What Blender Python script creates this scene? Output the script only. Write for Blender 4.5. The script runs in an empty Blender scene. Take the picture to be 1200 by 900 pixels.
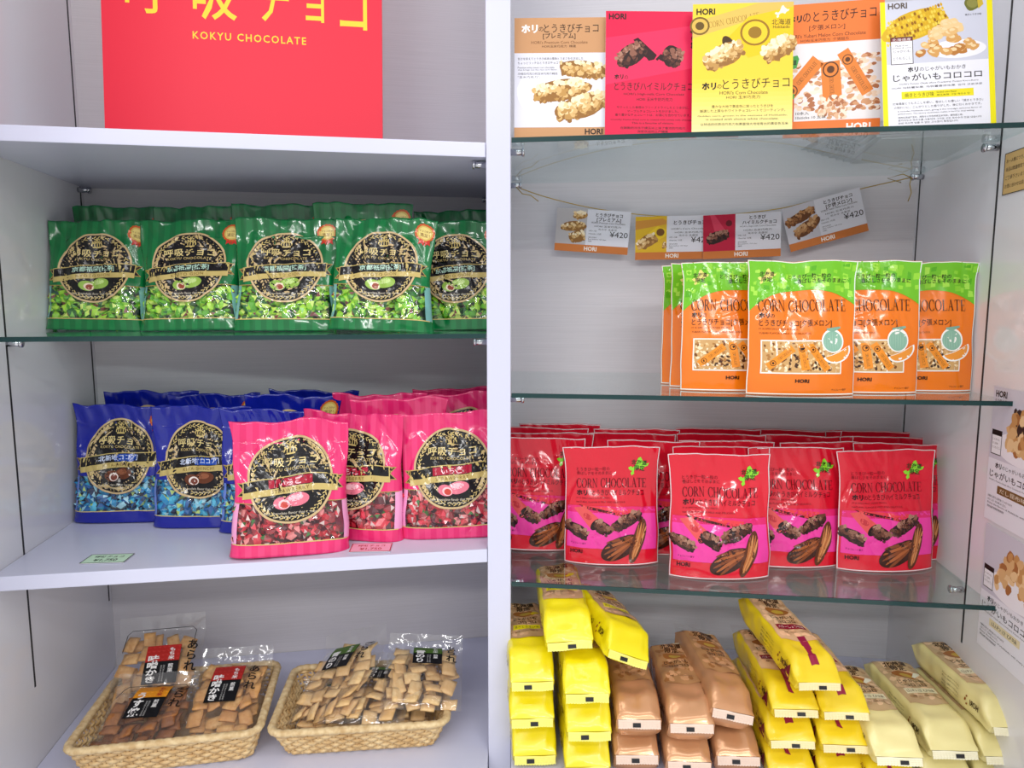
import bpy, bmesh, math, random
from mathutils import Vector, Matrix, noise
random.seed(7)
S = bpy.context.scene
COL = S.collection
# ------------------------------------------------------------------ camera
F_PX, PITCH, ZC = 806.86, 0.1156, 1.25
cd = bpy.data.cameras.new('camera'); cam = bpy.data.objects.new('camera', cd); COL.objects.link(cam)
cd.sensor_width = 36; cd.lens = F_PX / 1200 * 36; cd.clip_start = 0.02
cam.location = (0, 0, ZC); cam.rotation_euler = (math.pi / 2 - PITCH, 0, -0.0009)
S.camera = cam
# ------------------------------------------------------------------ view, world, shop ceiling lights
S.view_settings.view_transform = 'Standard'; S.view_settings.look = 'None'
S.view_settings.exposure = 0.12; S.view_settings.gamma = 1.0; S.view_settings.use_curve_mapping = False
W = bpy.data.worlds.new('shop_air'); S.world = W; W.use_nodes = True
W.node_tree.nodes['Background'].inputs[0].default_value = (0.97, 0.975, 1.0, 1)
W.node_tree.nodes['Background'].inputs[1].default_value = 0.80
def area(name, loc, rot, sx, sy, power, col=(1, 0.98, 0.97)):
    l = bpy.data.lights.new(name, 'AREA'); l.shape = 'RECTANGLE'; l.size = sx; l.size_y = sy
    l.energy = power; l.color = col
    o = bpy.data.objects.new(name, l); COL.objects.link(o); o.location = loc; o.rotation_euler = rot
    return o
# rows of fluorescent tubes on the shop ceiling
for x, y, p in ((-0.75, -0.1, 3.5), (0.75, -0.1, 3.5), (-0.75, -1.1, 8), (0.75, -1.1, 8), (-0.9, -2.3, 24), (0.9, -2.3, 24)):
    area('ceiling_tube_light', (x, y, 2.55), (math.radians(18), 0, 0), 1.2, 0.14, p)

# ------------------------------------------------------------------ fitted frame of the two cabinets
XC, DY = -0.0165, 0.9
AL, AR = 0.1603, 0.1258
WL, WR, EL, ER = 0.6231, 0.6273, 0.3353, 0.3017
def LP(u, d, z=0.0): return Vector((XC - u * math.cos(AL) - d * math.sin(AL), DY - u * math.sin(AL) + d * math.cos(AL), ZC + z))
def RP(u, d, z=0.0): return Vector((XC + u * math.cos(AR) + d * math.sin(AR), DY - u * math.sin(AR) + d * math.cos(AR), ZC + z))
def P(side, u, d, z=0.0): return LP(u, d, z) if side == 'L' else RP(u, d, z)
def YAW(side): return AL if side == 'L' else -AR
_M = Matrix.Rotation(-0.0009, 3, 'Z') @ Matrix.Rotation(math.pi / 2 - PITCH, 3, 'X')
def ray(px, py): return _M @ Vector(((px - 600) / F_PX, (450 - py) / F_PX, -1.0))
def on_z(px, py, z):            # where a line of sight meets the height z (relative to the eye)
    r = ray(px, py); return Vector((0, 0, ZC)) + r * (z / r.z)
def on_d(side, px, py, d):      # ... meets the upright plane at depth d behind the shelf front
    n = P(side, 0, 1) - P(side, 0, 0); p0 = P(side, 0, d); r = ray(px, py)
    return Vector((0, 0, ZC)) + r * (n.dot(p0 - Vector((0, 0, ZC))) / n.dot(r))
def on_wall(side, px, py):      # ... meets the side wall
    n = P(side, 1, 0) - P(side, 0, 0); p0 = P(side, WL if side == 'L' else WR, 0); r = ray(px, py)
    return Vector((0, 0, ZC)) + r * (n.dot(p0 - Vector((0, 0, ZC))) / n.dot(r))
def foot(side, px, d, z):       # base point on a shelf of height z, at column px and depth d
    r0 = on_d(side, px, 300, d); r1 = on_d(side, px, 700, d)
    t = (ZC + z - r0.z) / (r1.z - r0.z); return r0.lerp(r1, t)

# ------------------------------------------------------------------ colours and materials
def lin(c):
    if isinstance(c, str): c = tuple(int(c[i:i + 2], 16) for i in (0, 2, 4))
    f = lambda v: (v / 255 / 12.92) if v <= 10.3 else ((v / 255 + 0.055) / 1.055) ** 2.4
    return (f(c[0]), f(c[1]), f(c[2]), 1.0)
def new_mat(name):
    m = bpy.data.materials.new(name); m.use_nodes = True
    return m, m.node_tree, m.node_tree.nodes['Principled BSDF']
def mat(name, col, rough=0.5, metal=0.0, coat=0.0, spec=0.5):
    m, nt, b = new_mat(name)
    b.inputs['Base Color'].default_value = lin(col); b.inputs['Roughness'].default_value = rough
    b.inputs['Metallic'].default_value = metal; b.inputs['Coat Weight'].default_value = coat
    b.inputs['Specular IOR Level'].default_value = spec
    return m
def add_bump(nt, b, scale, strength, dist, ridged=False, stretch=(1, 1, 1), detail=3):
    tc = nt.nodes.new('ShaderNodeTexCoord'); mp = nt.nodes.new('ShaderNodeMapping'); mp.inputs['Scale'].default_value = stretch
    n = nt.nodes.new('ShaderNodeTexNoise'); n.inputs['Scale'].default_value = scale; n.inputs['Detail'].default_value = detail
    if ridged: n.noise_type = 'RIDGED_MULTIFRACTAL'
    bp = nt.nodes.new('ShaderNodeBump'); bp.inputs['Strength'].default_value = strength; bp.inputs['Distance'].default_value = dist
    nt.links.new(tc.outputs['Object'], mp.inputs[0]); nt.links.new(mp.outputs[0], n.inputs[0])
    nt.links.new(n.outputs[0], bp.inputs['Height']); nt.links.new(bp.outputs[0], b.inputs['Normal'])
    return n
def vcol_mat(name, rough, coat=0.0, bump=None, spec=0.5):
    m, nt, b = new_mat(name)
    a = nt.nodes.new('ShaderNodeAttribute'); a.attribute_name = 'Col'
    nt.links.new(a.outputs['Color'], b.inputs['Base Color'])
    b.inputs['Roughness'].default_value = rough; b.inputs['Coat Weight'].default_value = coat; b.inputs['Coat Roughness'].default_value = 0.08
    b.inputs['Specular IOR Level'].default_value = spec
    if bump: add_bump(nt, b, *bump)
    return m
def foil_mat(name, col, rough=0.25, bump=(28, 0.35, 0.004), stripes=None, metal=0.0):
    m, nt, b = new_mat(name)
    b.inputs['Base Color'].default_value = lin(col); b.inputs['Roughness'].default_value = rough; b.inputs['Metallic'].default_value = metal
    b.inputs['Coat Weight'].default_value = 0.25; b.inputs['Coat Roughness'].default_value = 0.05
    if bump: add_bump(nt, b, *bump)
    if stripes:                                   # tone-in-tone printed stripes
        tc = nt.nodes.new('ShaderNodeTexCoord'); sx = nt.nodes.new('ShaderNodeSeparateXYZ')
        mu = nt.nodes.new('ShaderNodeMath'); mu.operation = 'MULTIPLY'; mu.inputs[1].default_value = 1 / stripes[0]
        fr = nt.nodes.new('ShaderNodeMath'); fr.operation = 'FRACT'
        gt = nt.nodes.new('ShaderNodeMath'); gt.operation = 'GREATER_THAN'; gt.inputs[1].default_value = 0.5
        mx = nt.nodes.new('ShaderNodeMix'); mx.data_type = 'RGBA'; mx.inputs[6].default_value = lin(col); mx.inputs[7].default_value = lin(stripes[1])
        nt.links.new(tc.outputs['Object'], sx.inputs[0]); nt.links.new(sx.outputs[0], mu.inputs[0]); nt.links.new(mu.outputs[0], fr.inputs[0])
        nt.links.new(fr.outputs[0], gt.inputs[0]); nt.links.new(gt.outputs[0], mx.inputs[0]); nt.links.new(mx.outputs[2], b.inputs['Base Color'])
    return m
def film_mat(name, tint=(1, 1, 1), gloss=1.0, rough=0.08, bump=None, ior=1.45, haze=0.0):
    m = bpy.data.materials.new(name); m.use_nodes = True; nt = m.node_tree; nt.nodes.clear()
    out = nt.nodes.new('ShaderNodeOutputMaterial'); tr = nt.nodes.new('ShaderNodeBsdfTransparent'); tr.inputs[0].default_value = (*tint, 1)
    gl = nt.nodes.new('ShaderNodeBsdfGlossy'); gl.inputs['Roughness'].default_value = rough; gl.inputs[0].default_value = (gloss, gloss, gloss, 1)
    fr = nt.nodes.new('ShaderNodeLayerWeight'); fr.inputs[0].default_value = 0.5
    pw = nt.nodes.new('ShaderNodeMath'); pw.operation = 'POWER'; pw.inputs[1].default_value = 5.0
    sc = nt.nodes.new('ShaderNodeMath'); sc.operation = 'MULTIPLY_ADD'; r0 = ((ior - 1) / (ior + 1)) ** 2; sc.inputs[1].default_value = 1 - r0; sc.inputs[2].default_value = r0
    nt.links.new(fr.outputs['Facing'], pw.inputs[0]); nt.links.new(pw.outputs[0], sc.inputs[0])
    mx = nt.nodes.new('ShaderNodeMixShader')
    nt.links.new(sc.outputs[0], mx.inputs[0]); nt.links.new(gl.outputs[0], mx.inputs[2])
    if haze:
        df = nt.nodes.new('ShaderNodeBsdfDiffuse'); df.inputs[0].default_value = (*tint, 1); m2 = nt.nodes.new('ShaderNodeMixShader'); m2.inputs[0].default_value = haze
        nt.links.new(tr.outputs[0], m2.inputs[1]); nt.links.new(df.outputs[0], m2.inputs[2]); nt.links.new(m2.outputs[0], mx.inputs[1])
    else: nt.links.new(tr.outputs[0], mx.inputs[1])
    nt.links.new(mx.outputs[0], out.inputs[0])
    if bump:
        bs = gl
        n = add_bump(nt, gl, *bump)
        nt.links.new(gl.inputs['Normal'].links[0].from_socket, fr.inputs['Normal'])
    return m
M = {}
def panel_mat(name, col, amount, rough):
    m, nt, b = new_mat(name); b.inputs['Roughness'].default_value = rough
    tc = nt.nodes.new('ShaderNodeTexCoord'); mp = nt.nodes.new('ShaderNodeMapping'); mp.inputs['Scale'].default_value = (9, 9, 700)
    n = nt.nodes.new('ShaderNodeTexNoise'); n.inputs['Scale'].default_value = 1.0; n.inputs['Detail'].default_value = 4
    rp = nt.nodes.new('ShaderNodeValToRGB'); c = lin(col)
    rp.color_ramp.elements[0].position = 0.3; rp.color_ramp.elements[0].color = tuple(v * (1 - amount) for v in c[:3]) + (1,)
    rp.color_ramp.elements[1].position = 0.7; rp.color_ramp.elements[1].color = c
    bp = nt.nodes.new('ShaderNodeBump'); bp.inputs['Strength'].default_value = 0.15; bp.inputs['Distance'].default_value = 0.001
    nt.links.new(tc.outputs['Object'], mp.inputs[0]); nt.links.new(mp.outputs[0], n.inputs[0]); nt.links.new(n.outputs[0], rp.inputs[0])
    nt.links.new(rp.outputs[0], b.inputs['Base Color']); nt.links.new(n.outputs[0], bp.inputs['Height']); nt.links.new(bp.outputs[0], b.inputs['Normal'])
    return m
M['back'] = panel_mat('woodgrain_grey_panel', (216, 213, 217), 0.08, 0.55)
M['side'] = mat('white_gloss_laminate', (226, 226, 230), 0.10, spec=0.6)
M['shelf'] = mat('white_shelf_laminate', (206, 208, 229), 0.22)
M['groove'] = mat('dark_slot', (30, 30, 32), 0.6)
M['chrome'] = mat('chrome', (200, 202, 208), 0.15, 1.0)
M['glass'] = film_mat('shelf_glass', (0.895, 0.955, 0.945), rough=0.02, ior=1.5)
M['glass_edge'] = mat('green_glass_edge', (10, 52, 52), 0.12)
M['floor'] = mat('pale_vinyl_floor', (232, 230, 224), 0.4)
M['print'] = vcol_mat('printed_film', 0.12, 0.0, (22, 0.4, 0.005, True), 0.4)
M['card'] = vcol_mat('printed_card', 0.4, 0.0, None, 0.22)
M['paper'] = mat('white_card_stock', (235, 235, 240), 0.6)
M['film'] = film_mat('clear_film', (0.97, 0.98, 0.98), rough=0.05, bump=(38, 0.9, 0.006, True), ior=1.65)
M['film_loose'] = film_mat('loose_clear_film', (0.97, 0.97, 0.965), rough=0.07, bump=(45, 0.6, 0.006, True), haze=0.03)
M['candy'] = vcol_mat('twist_wrap_foil', 0.22, 0.5)
M['cracker'] = None
M['string'] = mat('gold_string', (190, 160, 80), 0.3, 0.6)

# ------------------------------------------------------------------ object helpers
def link(o, parent=None):
    COL.objects.link(o)
    if parent: o.parent = parent
    return o
def mesh_obj(name, verts, faces, m, parent=None, cols=None, smooth=False, mats=None, midx=None):
    me = bpy.data.meshes.new(name); me.from_pydata([tuple(v) for v in verts], [], faces)
    if mats:
        for x in mats: me.materials.append(x)
        me.polygons.foreach_set('material_index', midx)
    else: me.materials.append(m)
    if cols is not None:
        a = me.color_attributes.new('Col', 'FLOAT_COLOR', 'CORNER'); buf = []
        for f, c in zip(faces, cols): buf.extend(list(c) * len(f))
        a.data.foreach_set('color', buf)
    if smooth: me.polygons.foreach_set('use_smooth', [True] * len(faces))
    me.update()
    return link(bpy.data.objects.new(name, me), parent)
def bm_obj(name, bm, m, parent=None, smooth=False):
    me = bpy.data.meshes.new(name); bm.to_mesh(me); bm.free(); me.materials.append(m)
    if smooth: me.polygons.foreach_set('use_smooth', [True] * len(me.polygons))
    return link(bpy.data.objects.new(name, me), parent)
def tag(o, label, cat, group=None):
    o['label'] = label; o['category'] = cat
    if group: o['group'] = group
    return o
def struct(o): o['kind'] = 'structure'; return o
def thing(name, label=None, cat=None, group=None, loc=(0, 0, 0), rot=(0, 0, 0)):
    o = link(bpy.data.objects.new(name, None)); o.empty_display_size = 0.02; o.location = loc; o.rotation_euler = rot
    if label: tag(o, label, cat, group)
    return o
def copy_tree(o, parent=None):
    c = o.copy(); COL.objects.link(c); c.parent = parent
    for ch in o.children: copy_tree(ch, c)
    return c
def prism(pts, z0, z1):
    n = len(pts); v = [(p[0], p[1], z0) for p in pts] + [(p[0], p[1], z1) for p in pts]
    f = [tuple(range(n - 1, -1, -1)), tuple(range(n, 2 * n))] + [(i, (i + 1) % n, n + (i + 1) % n, n + i) for i in range(n)]
    return v, f
def box_bm(bm, lo, hi, bevel=0.0, mtx=None):
    r = bmesh.ops.create_cube(bm, size=1.0); vs = r['verts']
    for v in vs:
        v.co = Vector([lo[i] + (v.co[i] + 0.5) * (hi[i] - lo[i]) for i in range(3)])
    if bevel:
        es = list({e for v in vs for e in v.link_edges}); rr = bmesh.ops.bevel(bm, geom=es, offset=bevel, segments=2, affect='EDGES', profile=0.6); vs = list({v for v in vs if v.is_valid} | set(rr['verts']))
    if mtx is not None:
        for v in vs: v.co = mtx @ v.co
    return vs
def tube(path, r, seg=6, closed=False, flat=1.0):
    V, Fc = [], []; n = len(path); path = [Vector(p) for p in path]
    for i, p in enumerate(path):
        a = path[(i - 1) % n] if (closed or i > 0) else p; b = path[(i + 1) % n] if (closed or i < n - 1) else p
        t = (b - a).normalized(); up = Vector((0, 0, 1)) if abs(t.z) < 0.9 else Vector((1, 0, 0))
        s = t.cross(up).normalized(); w = s.cross(t)
        for k in range(seg):
            an = 2 * math.pi * k / seg; V.append(p + s * math.cos(an) * r * flat + w * math.sin(an) * r)
    for i in range(n if closed else n - 1):
        j = (i + 1) % n
        for k in range(seg): Fc.append((i * seg + k, i * seg + (k + 1) % seg, j * seg + (k + 1) % seg, j * seg + k))
    if not closed: Fc += [tuple(range(seg - 1, -1, -1)), tuple(range((n - 1) * seg, n * seg))]
    return V, Fc

# ------------------------------------------------------------------ flat printed artwork
_tcache = {}
def text_mesh(body, bold, spacing=1.0):
    k = (body, bold, spacing)
    if k not in _tcache:
        cu = bpy.data.curves.new('type', 'FONT'); cu.body = body; cu.resolution_u = 2; cu.offset = bold; cu.space_character = spacing
        o = bpy.data.objects.new('type', cu); me = o.to_mesh()
        V = [(v.co.x, v.co.y) for v in me.vertices]; Fc = [tuple(p.vertices) for p in me.polygons]
        o.to_mesh_clear(); bpy.data.objects.remove(o); bpy.data.curves.remove(cu)
        _tcache[k] = (V, Fc)
    return _tcache[k]
def serif_glyph(c):
    """thick and thin roman capitals as polygons in a unit-high box -> (polys, width)"""
    th, tn, sf = 0.13, 0.045, 0.035
    R = lambda x0, y0, x1, y1: [(x0, y0), (x1, y0), (x1, y1), (x0, y1)]
    def stem(x, w=th): return [R(x, 0, x + w, 1), R(x - .07, 0, x + w + .07, sf), R(x - .07, 1 - sf, x + w + .07, 1)]
    def arc(cx, a0, a1, rx, irx, ry=.52, iry=.475, cy=.5, n=18):
        q = []
        for i in range(n):
            t0, t1 = [math.radians(a0 + (a1 - a0) * (i + k) / n) for k in (0, 1)]
            q.append([(cx + rx * math.cos(t0), cy + ry * math.sin(t0)), (cx + rx * math.cos(t1), cy + ry * math.sin(t1)),
                      (cx + irx * math.cos(t1), cy + iry * math.sin(t1)), (cx + irx * math.cos(t0), cy + iry * math.sin(t0))])
        return q
    if c == 'C': return arc(.43, 42, 318, .42, .29) + [R(.70, .62, .74, 1.0), R(.71, .02, .745, .3)], .8
    if c == 'O': return arc(.44, 0, 360, .44, .31, n=24), .9
    if c == 'R': return stem(.07) + arc(.3, -90, 90, .32, .2, .27, .225, .73, 10) + [R(.2, .955, .32, 1), R(.2, .46, .32, .5), [(.3, .48), (.42, .48), (.78, 0), (.62, 0)]], .8
    if c == 'N': return [R(.1, 0, .1 + tn, 1), R(.72, 0, .72 + tn, 1), [(.06, 1), (.2, 1), (.765, 0), (.7, 0)], R(0, 0, .24, sf), R(.62, 1 - sf, .86, 1), R(.0, 1 - sf, .15, 1)], .88
    if c == 'H': return stem(.07) + stem(.63) + [R(.2, .48, .63, .52)], .85
    if c == 'L': return stem(.07) + [R(.2, 0, .6, sf), [(.57, 0), (.62, 0), (.64, .26), (.61, .26)]], .66
    if c == 'A': return [[(.09, 0), (.14, 0), (.44, 1), (.39, 1)], [(.62, 0), (.77, 0), (.47, 1.02), (.38, 1.02)], R(.22, .33, .6, .37), R(0, 0, .24, sf), R(.54, 0, .86, sf)], .86
    if c == 'T': return stem(.33) + [R(.04, .96, .75, 1), [(.04, 1), (.08, 1), (.05, .74), (.02, .74)], [(.71, 1), (.75, 1), (.77, .74), (.74, .74)]], .79
    if c == 'E': return stem(.07) + [R(.2, .96, .6, 1), R(.2, 0, .62, sf), R(.2, .49, .47, .53), R(.45, .4, .48, .62), [(.57, 1), (.61, 1), (.62, .78), (.59, .78)], [(.59, 0), (.63, 0), (.66, .25), (.63, .25)]], .68
    return [], .4
class Art:
    """polygons in a page of width w, height h (units of the page, y runs down)"""
    def __init__(s, w, h): s.w, s.h = w, h; s.V, s.F, s.C, s.Lr = [], [], [], []
    def raw(s, V, Fc, col, layer):
        b = len(s.V); s.V += [(x, y, layer) for x, y in V]; c = lin(col)
        for f in Fc: s.F.append(tuple(b + i for i in f)); s.C.append(c)
    def poly(s, pts, col, layer=1): s.raw(pts, [tuple(range(len(pts)))], col, layer)
    def strip(s, x0, x1, ft, fb, col, layer=1, nx=10, ny=6):
        T = ft if callable(ft) else (lambda x: ft); B = fb if callable(fb) else (lambda x: fb); V = []; Fc = []
        for i in range(nx + 1):
            x = x0 + (x1 - x0) * i / nx
            for j in range(ny + 1): V.append((x, T(x) + (B(x) - T(x)) * j / ny))
        for i in range(nx):
            for j in range(ny): a = i * (ny + 1) + j; Fc.append((a, a + 1, a + ny + 2, a + ny + 1))
        s.raw(V, Fc, col, layer)
    def rect(s, x0, y0, x1, y1, col, layer=1, nx=8, ny=6): s.strip(x0, x1, y0, y1, col, layer, nx, ny)
    def ell(s, cx, cy, rx, ry, col, layer=1, rot=0, rings=3, seg=28, wob=0.0, inner=0.0):
        V = []; Fc = []; ca, sa = math.cos(rot), math.sin(rot)
        st = 0 if inner == 0 else inner
        ph = random.uniform(0, 6)
        for r in range(rings + 1):
            k = st + (1 - st) * r / rings
            for i in range(seg):
                t = 2 * math.pi * i / seg; w = 1 + wob * math.sin(3 * t + ph) + wob * 0.6 * math.sin(5 * t + 2 * ph)
                x, y = rx * k * w * math.cos(t), ry * k * w * math.sin(t); V.append((cx + x * ca - y * sa, cy + x * sa + y * ca))
        for r in range(rings):
            for i in range(seg): a = r * seg + i; b = r * seg + (i + 1) % seg; Fc.append((a, a + seg, b + seg, b))
        s.raw(V, Fc, col, layer)
    def text(s, body, x0, x1, yc, col, layer=3, h=None, bold=0.0, rot=0.0, spacing=1.0, vertical=False, shear=0.0):
        if vertical: body = '\n'.join(body)
        V, Fc = text_mesh(body, bold, spacing)
        if not V: return
        ax, bx = min(v[0] for v in V), max(v[0] for v in V); ay, by = min(v[1] for v in V), max(v[1] for v in V)
        kx = (x1 - x0) / (bx - ax); ky = kx if h is None else h / (by - ay); cx = (x0 + x1) / 2; ca, sa = math.cos(rot), math.sin(rot); O = []
        for x, y in V:
            X = (x - (ax + bx) / 2) * kx; Y = -(y - (ay + by) / 2) * ky; X -= shear * Y; O.append((cx + X * ca - Y * sa, yc + X * sa + Y * ca))
        s.raw(O, Fc, col, layer)
    def serif(s, body, x0, x1, yc, h, col, layer=3, rot=0.0):
        tot = 0; gl = []
        for c in body: p, w = serif_glyph(c); gl.append((p, tot)); tot += w + 0.07
        k = (x1 - x0) / tot; ca, sa = math.cos(rot), math.sin(rot); cx = (x0 + x1) / 2
        for p, o in gl:
            for q in p:
                O = []
                for x, y in q:
                    X = (x + o) * k + x0 - cx; Y = (0.5 - y) * h; O.append((cx + X * ca - Y * sa, yc + X * sa + Y * ca))
                s.poly(O, col, layer)
    def lumps(s, cx, cy, L, Wd, rot, cols, n=40, size=None, layer=2, base=None):
        """a bar of clustered puffs as printed in the product pictures"""
        size = size or Wd * 0.22; ca, sa = math.cos(rot), math.sin(rot)
        s.ell(cx, cy, L / 2, Wd / 2, base or cols[0], layer, rot, 2, 20, 0.05)
        pts = []
        for i in range(n):
            x = random.uniform(-.46, .46); y = random.uniform(-.42, .42) * math.sqrt(max(0.1, 1 - (2 * x) ** 6)); pts.append((y, x))
        pts.sort(key=lambda q: q[0], reverse=True)
        for i, (y, x) in enumerate(pts):
            X, Y = x * L, y * Wd; r = size * random.uniform(.6, 1.15); c = cols[min(len(cols) - 1, max(0, int((0.5 - y + random.uniform(-.25, .25)) * len(cols))))]
            s.ell(cx + X * ca - Y * sa, cy + X * sa + Y * ca, r, r * random.uniform(.6, .9), c, layer + 0.3 + 0.6 * i / n, random.uniform(0, 3), 1, 7, 0.1)
    def build(s, name, m, parent, mapf, curved=False):
        if curved:                      # split long edges so that the print follows the bulge of the film
            bm = bmesh.new(); fl = bm.faces.layers.int.new('k'); vs = [bm.verts.new(v) for v in s.V]
            for k, f in enumerate(s.F):
                try: q = bm.faces.new([vs[i] for i in f]); q[fl] = k
                except ValueError: pass
            big = [f for f in bm.faces if len(f.verts) > 4 and max(e.calc_length() for e in f.edges) > s.w / 60]
            if big: bmesh.ops.triangulate(bm, faces=big)
            lim = s.w / 34
            for _ in range(5):
                es = [e for e in bm.edges if math.hypot(e.verts[0].co.x - e.verts[1].co.x, e.verts[0].co.y - e.verts[1].co.y) > lim]
                if not es: break
                bmesh.ops.subdivide_edges(bm, edges=es, cuts=1)
                ng = [f for f in bm.faces if len(f.verts) > 4 and len(f.verts) < 9 and any(e.calc_length() > lim for e in f.edges)]
                if ng: bmesh.ops.triangulate(bm, faces=ng)
            bm.verts.index_update()
            V = [mapf(v.co.x / s.w, v.co.y / s.h, v.co.z) for v in bm.verts]; Fc = [tuple(v.index for v in f.verts) for f in bm.faces]; C = [s.C[f[fl]] for f in bm.faces]; bm.free()
            return mesh_obj(name, V, Fc, m, parent, C)
        V = [mapf(x / s.w, y / s.h, l) for x, y, l in s.V]
        return mesh_obj(name, V, s.F, m, parent, s.C)
def flat_map(w, h, y0=-0.0006, step=0.00012):
    return lambda u, v, l: ((u - 0.5) * w, y0 - l * step, (1 - v) * h)

# ================================================================== THE SETTING
G = 0.0155                                   # half width of the centre post
def isect(a, b, x):                          # point on line a-b at world x
    t = (x - a.x) / (b.x - a.x); return a.lerp(b, t)
Z1, Z1T, Z2, Z3, Z3T, Z4 = 0.1843, 0.2025, -0.0412, -0.3470, -0.3286, -0.6221
Z5, Z6, Z7, Z8 = 0.2054, -0.1194, -0.3777, -0.6051
FW = 0.30                                    # how far the side walls run out in front of the shelves
def vstruct(name, v, f, m): return struct(mesh_obj(name, v, f, m))
ZB, ZT = 0.0, ZC + 0.75
lf0, lf1, lb0, lb1 = LP(-.05, 0), LP(WL, 0), LP(-.05, EL), LP(WL, EL)
rf0, rf1, rb0, rb1 = RP(-.05, 0), RP(WR, 0), RP(-.05, ER), RP(WR, ER)
xl, xr = XC - G, XC + G
t = 0.018
v, f = prism([isect(lb0, lb1, xl - 0.0002), lb1 + (LP(.03, EL) - LP(0, EL)), lb1 + (LP(.03, EL + t) - LP(0, EL)), isect(LP(-.05, EL + t), LP(WL, EL + t), xl - .0002)], ZB, ZT); vstruct('wall_back_left', v, f, M['back'])
v, f = prism([isect(rb0, rb1, xr + .0002), rb1 + (RP(.03, ER) - RP(0, ER)), rb1 + (RP(.03, ER + t) - RP(0, ER)), isect(RP(-.05, ER + t), RP(WR, ER + t), xr + .0002)], ZB, ZT); vstruct('wall_back_right', v, f, M['back'])
v, f = prism([LP(WL, -FW), LP(WL, EL - .0003), LP(WL + .02, EL - .0003), LP(WL + .02, -FW)], ZB, ZT); wall_left = vstruct('wall_left', v, f, M['side'])
v, f = prism([RP(WR, -FW), RP(WR, ER - .0003), RP(WR + .02, ER - .0003), RP(WR + .02, -FW)], ZB, ZT); wall_right = vstruct('wall_right', v, f, M['side'])
bm = bmesh.new(); box_bm(bm, (xl, DY - 0.004, ZB), (xr, DY + EL + 0.05, ZT), 0.0012); struct(bm_obj('wall_divider', bm, M['shelf']))
v, f = prism([(-2.5, -3), (2.5, -3), (2.5, 2), (-2.5, 2)], -0.02, 0.0); vstruct('floor', v, f, M['floor'])
def slot(parent, side, d, z0, z1, w=0.0032):
    U0 = (WL if side == 'L' else WR); e = -0.0006
    v, f = prism([P(side, U0 + e, d - w / 2), P(side, U0 + e, d + w / 2), P(side, U0 + .001, d + w / 2), P(side, U0 + .001, d - w / 2)], ZC + z0, ZC + z1)
    if side == 'R': f = [tuple(reversed(q)) for q in f]
    mesh_obj('slot_strip', v, f, M['groove'], parent)
def dz_of(side, px, py):
    p = on_wall(side, px, py); q = p - P(side, 0, 0); n = P(side, 0, 1) - P(side, 0, 0)
    return n.dot(q), p.z - ZC
slot(wall_left, 'L', dz_of('L', 12, 460)[0], dz_of('L', 43, 803)[1], 0.17)
slot(wall_left, 'L', EL - 0.012, dz_of('L', 126, 706)[1], 0.7)
slot(wall_left, 'L', dz_of('L', 12, 460)[0], 0.21, 0.7)
slot(wall_right, 'R', dz_of('R', 1151, 450)[0], dz_of('R', 1126, 752)[1] , 0.7)
slot(wall_right, 'R', ER - 0.010, -0.34, 0.7)

# shelf boards
def shelf_pts(side, d0, d1, gap=0.0006):
    U = (WL if side == 'L' else WR) - gap; x = xl - gap if side == 'L' else xr + gap
    a, b = P(side, -.05, d0), P(side, U, d0); c, d = P(side, -.05, d1), P(side, U, d1)
    q = [isect(a, b, x), b, d, isect(c, d, x)]
    return q if side == 'R' else q[::-1]
def board(name, side, d0, d1, z0, z1, m, label, cat='shelf', bev=0.0012):
    v, f = prism(shelf_pts(side, d0, d1), ZC + z0, ZC + z1); bm = bmesh.new()
    vs = [bm.verts.new(q) for q in v]
    for q in f: bm.faces.new([vs[i] for i in q])
    if bev: bmesh.ops.bevel(bm, geom=list(bm.edges), offset=bev, segments=2, affect='EDGES', profile=.6)
    return tag(bm_obj(name, bm, m), label, cat)
board('white_shelf', 'L', 0, EL - .001, Z1, Z1T, M['shelf'], 'thick white laminate shelf board carrying the big red sign')
board('white_shelf', 'L', 0, EL - .001, Z3, Z3T, M['shelf'], 'thick white laminate shelf board under the blue and pink bags')
board('bottom_board', 'L', -.10, EL - .001, Z4 - .02, Z4, M['shelf'], 'white bottom board under the two wicker baskets', 'shelf')
board('bottom_board', 'R', -.14, ER - .001, Z8 - .02, Z8, M['shelf'], 'white bottom board under the stacks of yellow and brown snack bags', 'shelf')
v, f = prism(shelf_pts('L', -.07, EL - .001, .001), 0.001, ZC + Z4 - .0205); tag(mesh_obj('cabinet_base', v, f, M['side']), 'white closed base below the basket board', 'cabinet')
v, f = prism(shelf_pts('R', -.12, ER - .001, .001), 0.001, ZC + Z8 - .0205); tag(mesh_obj('cabinet_base', v, f, M['side']), 'white closed base below the snack bag board', 'cabinet')
def glass_shelf(side, z, d1, label):
    q = shelf_pts(side, 0.0012, d1, .0012); t_ = thing('glass_shelf', label, 'shelf', loc=(0, 0, 0))
    v, f = prism(q, ZC + z - .003, ZC + z + .003); mesh_obj('pane', v, f, M['glass'], t_)
    q = shelf_pts(side, -0.0004, 0.0012, .0012); v, f = prism(q, ZC + z - .003, ZC + z + .003); mesh_obj('polished_edge', v, f, M['glass_edge'], t_)
    return t_
glass_shelf('L', Z2, EL - .004, 'clear glass shelf with dark green edge under the green bags')
glass_shelf('R', Z5, ER - .004, 'topmost clear glass shelf carrying the row of product cards')
glass_shelf('R', Z6, ER - .004, 'clear glass shelf with green edge under the orange pouches')
glass_shelf('R', Z7, ER - .004, 'lowest clear glass shelf under the red pouches')

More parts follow.
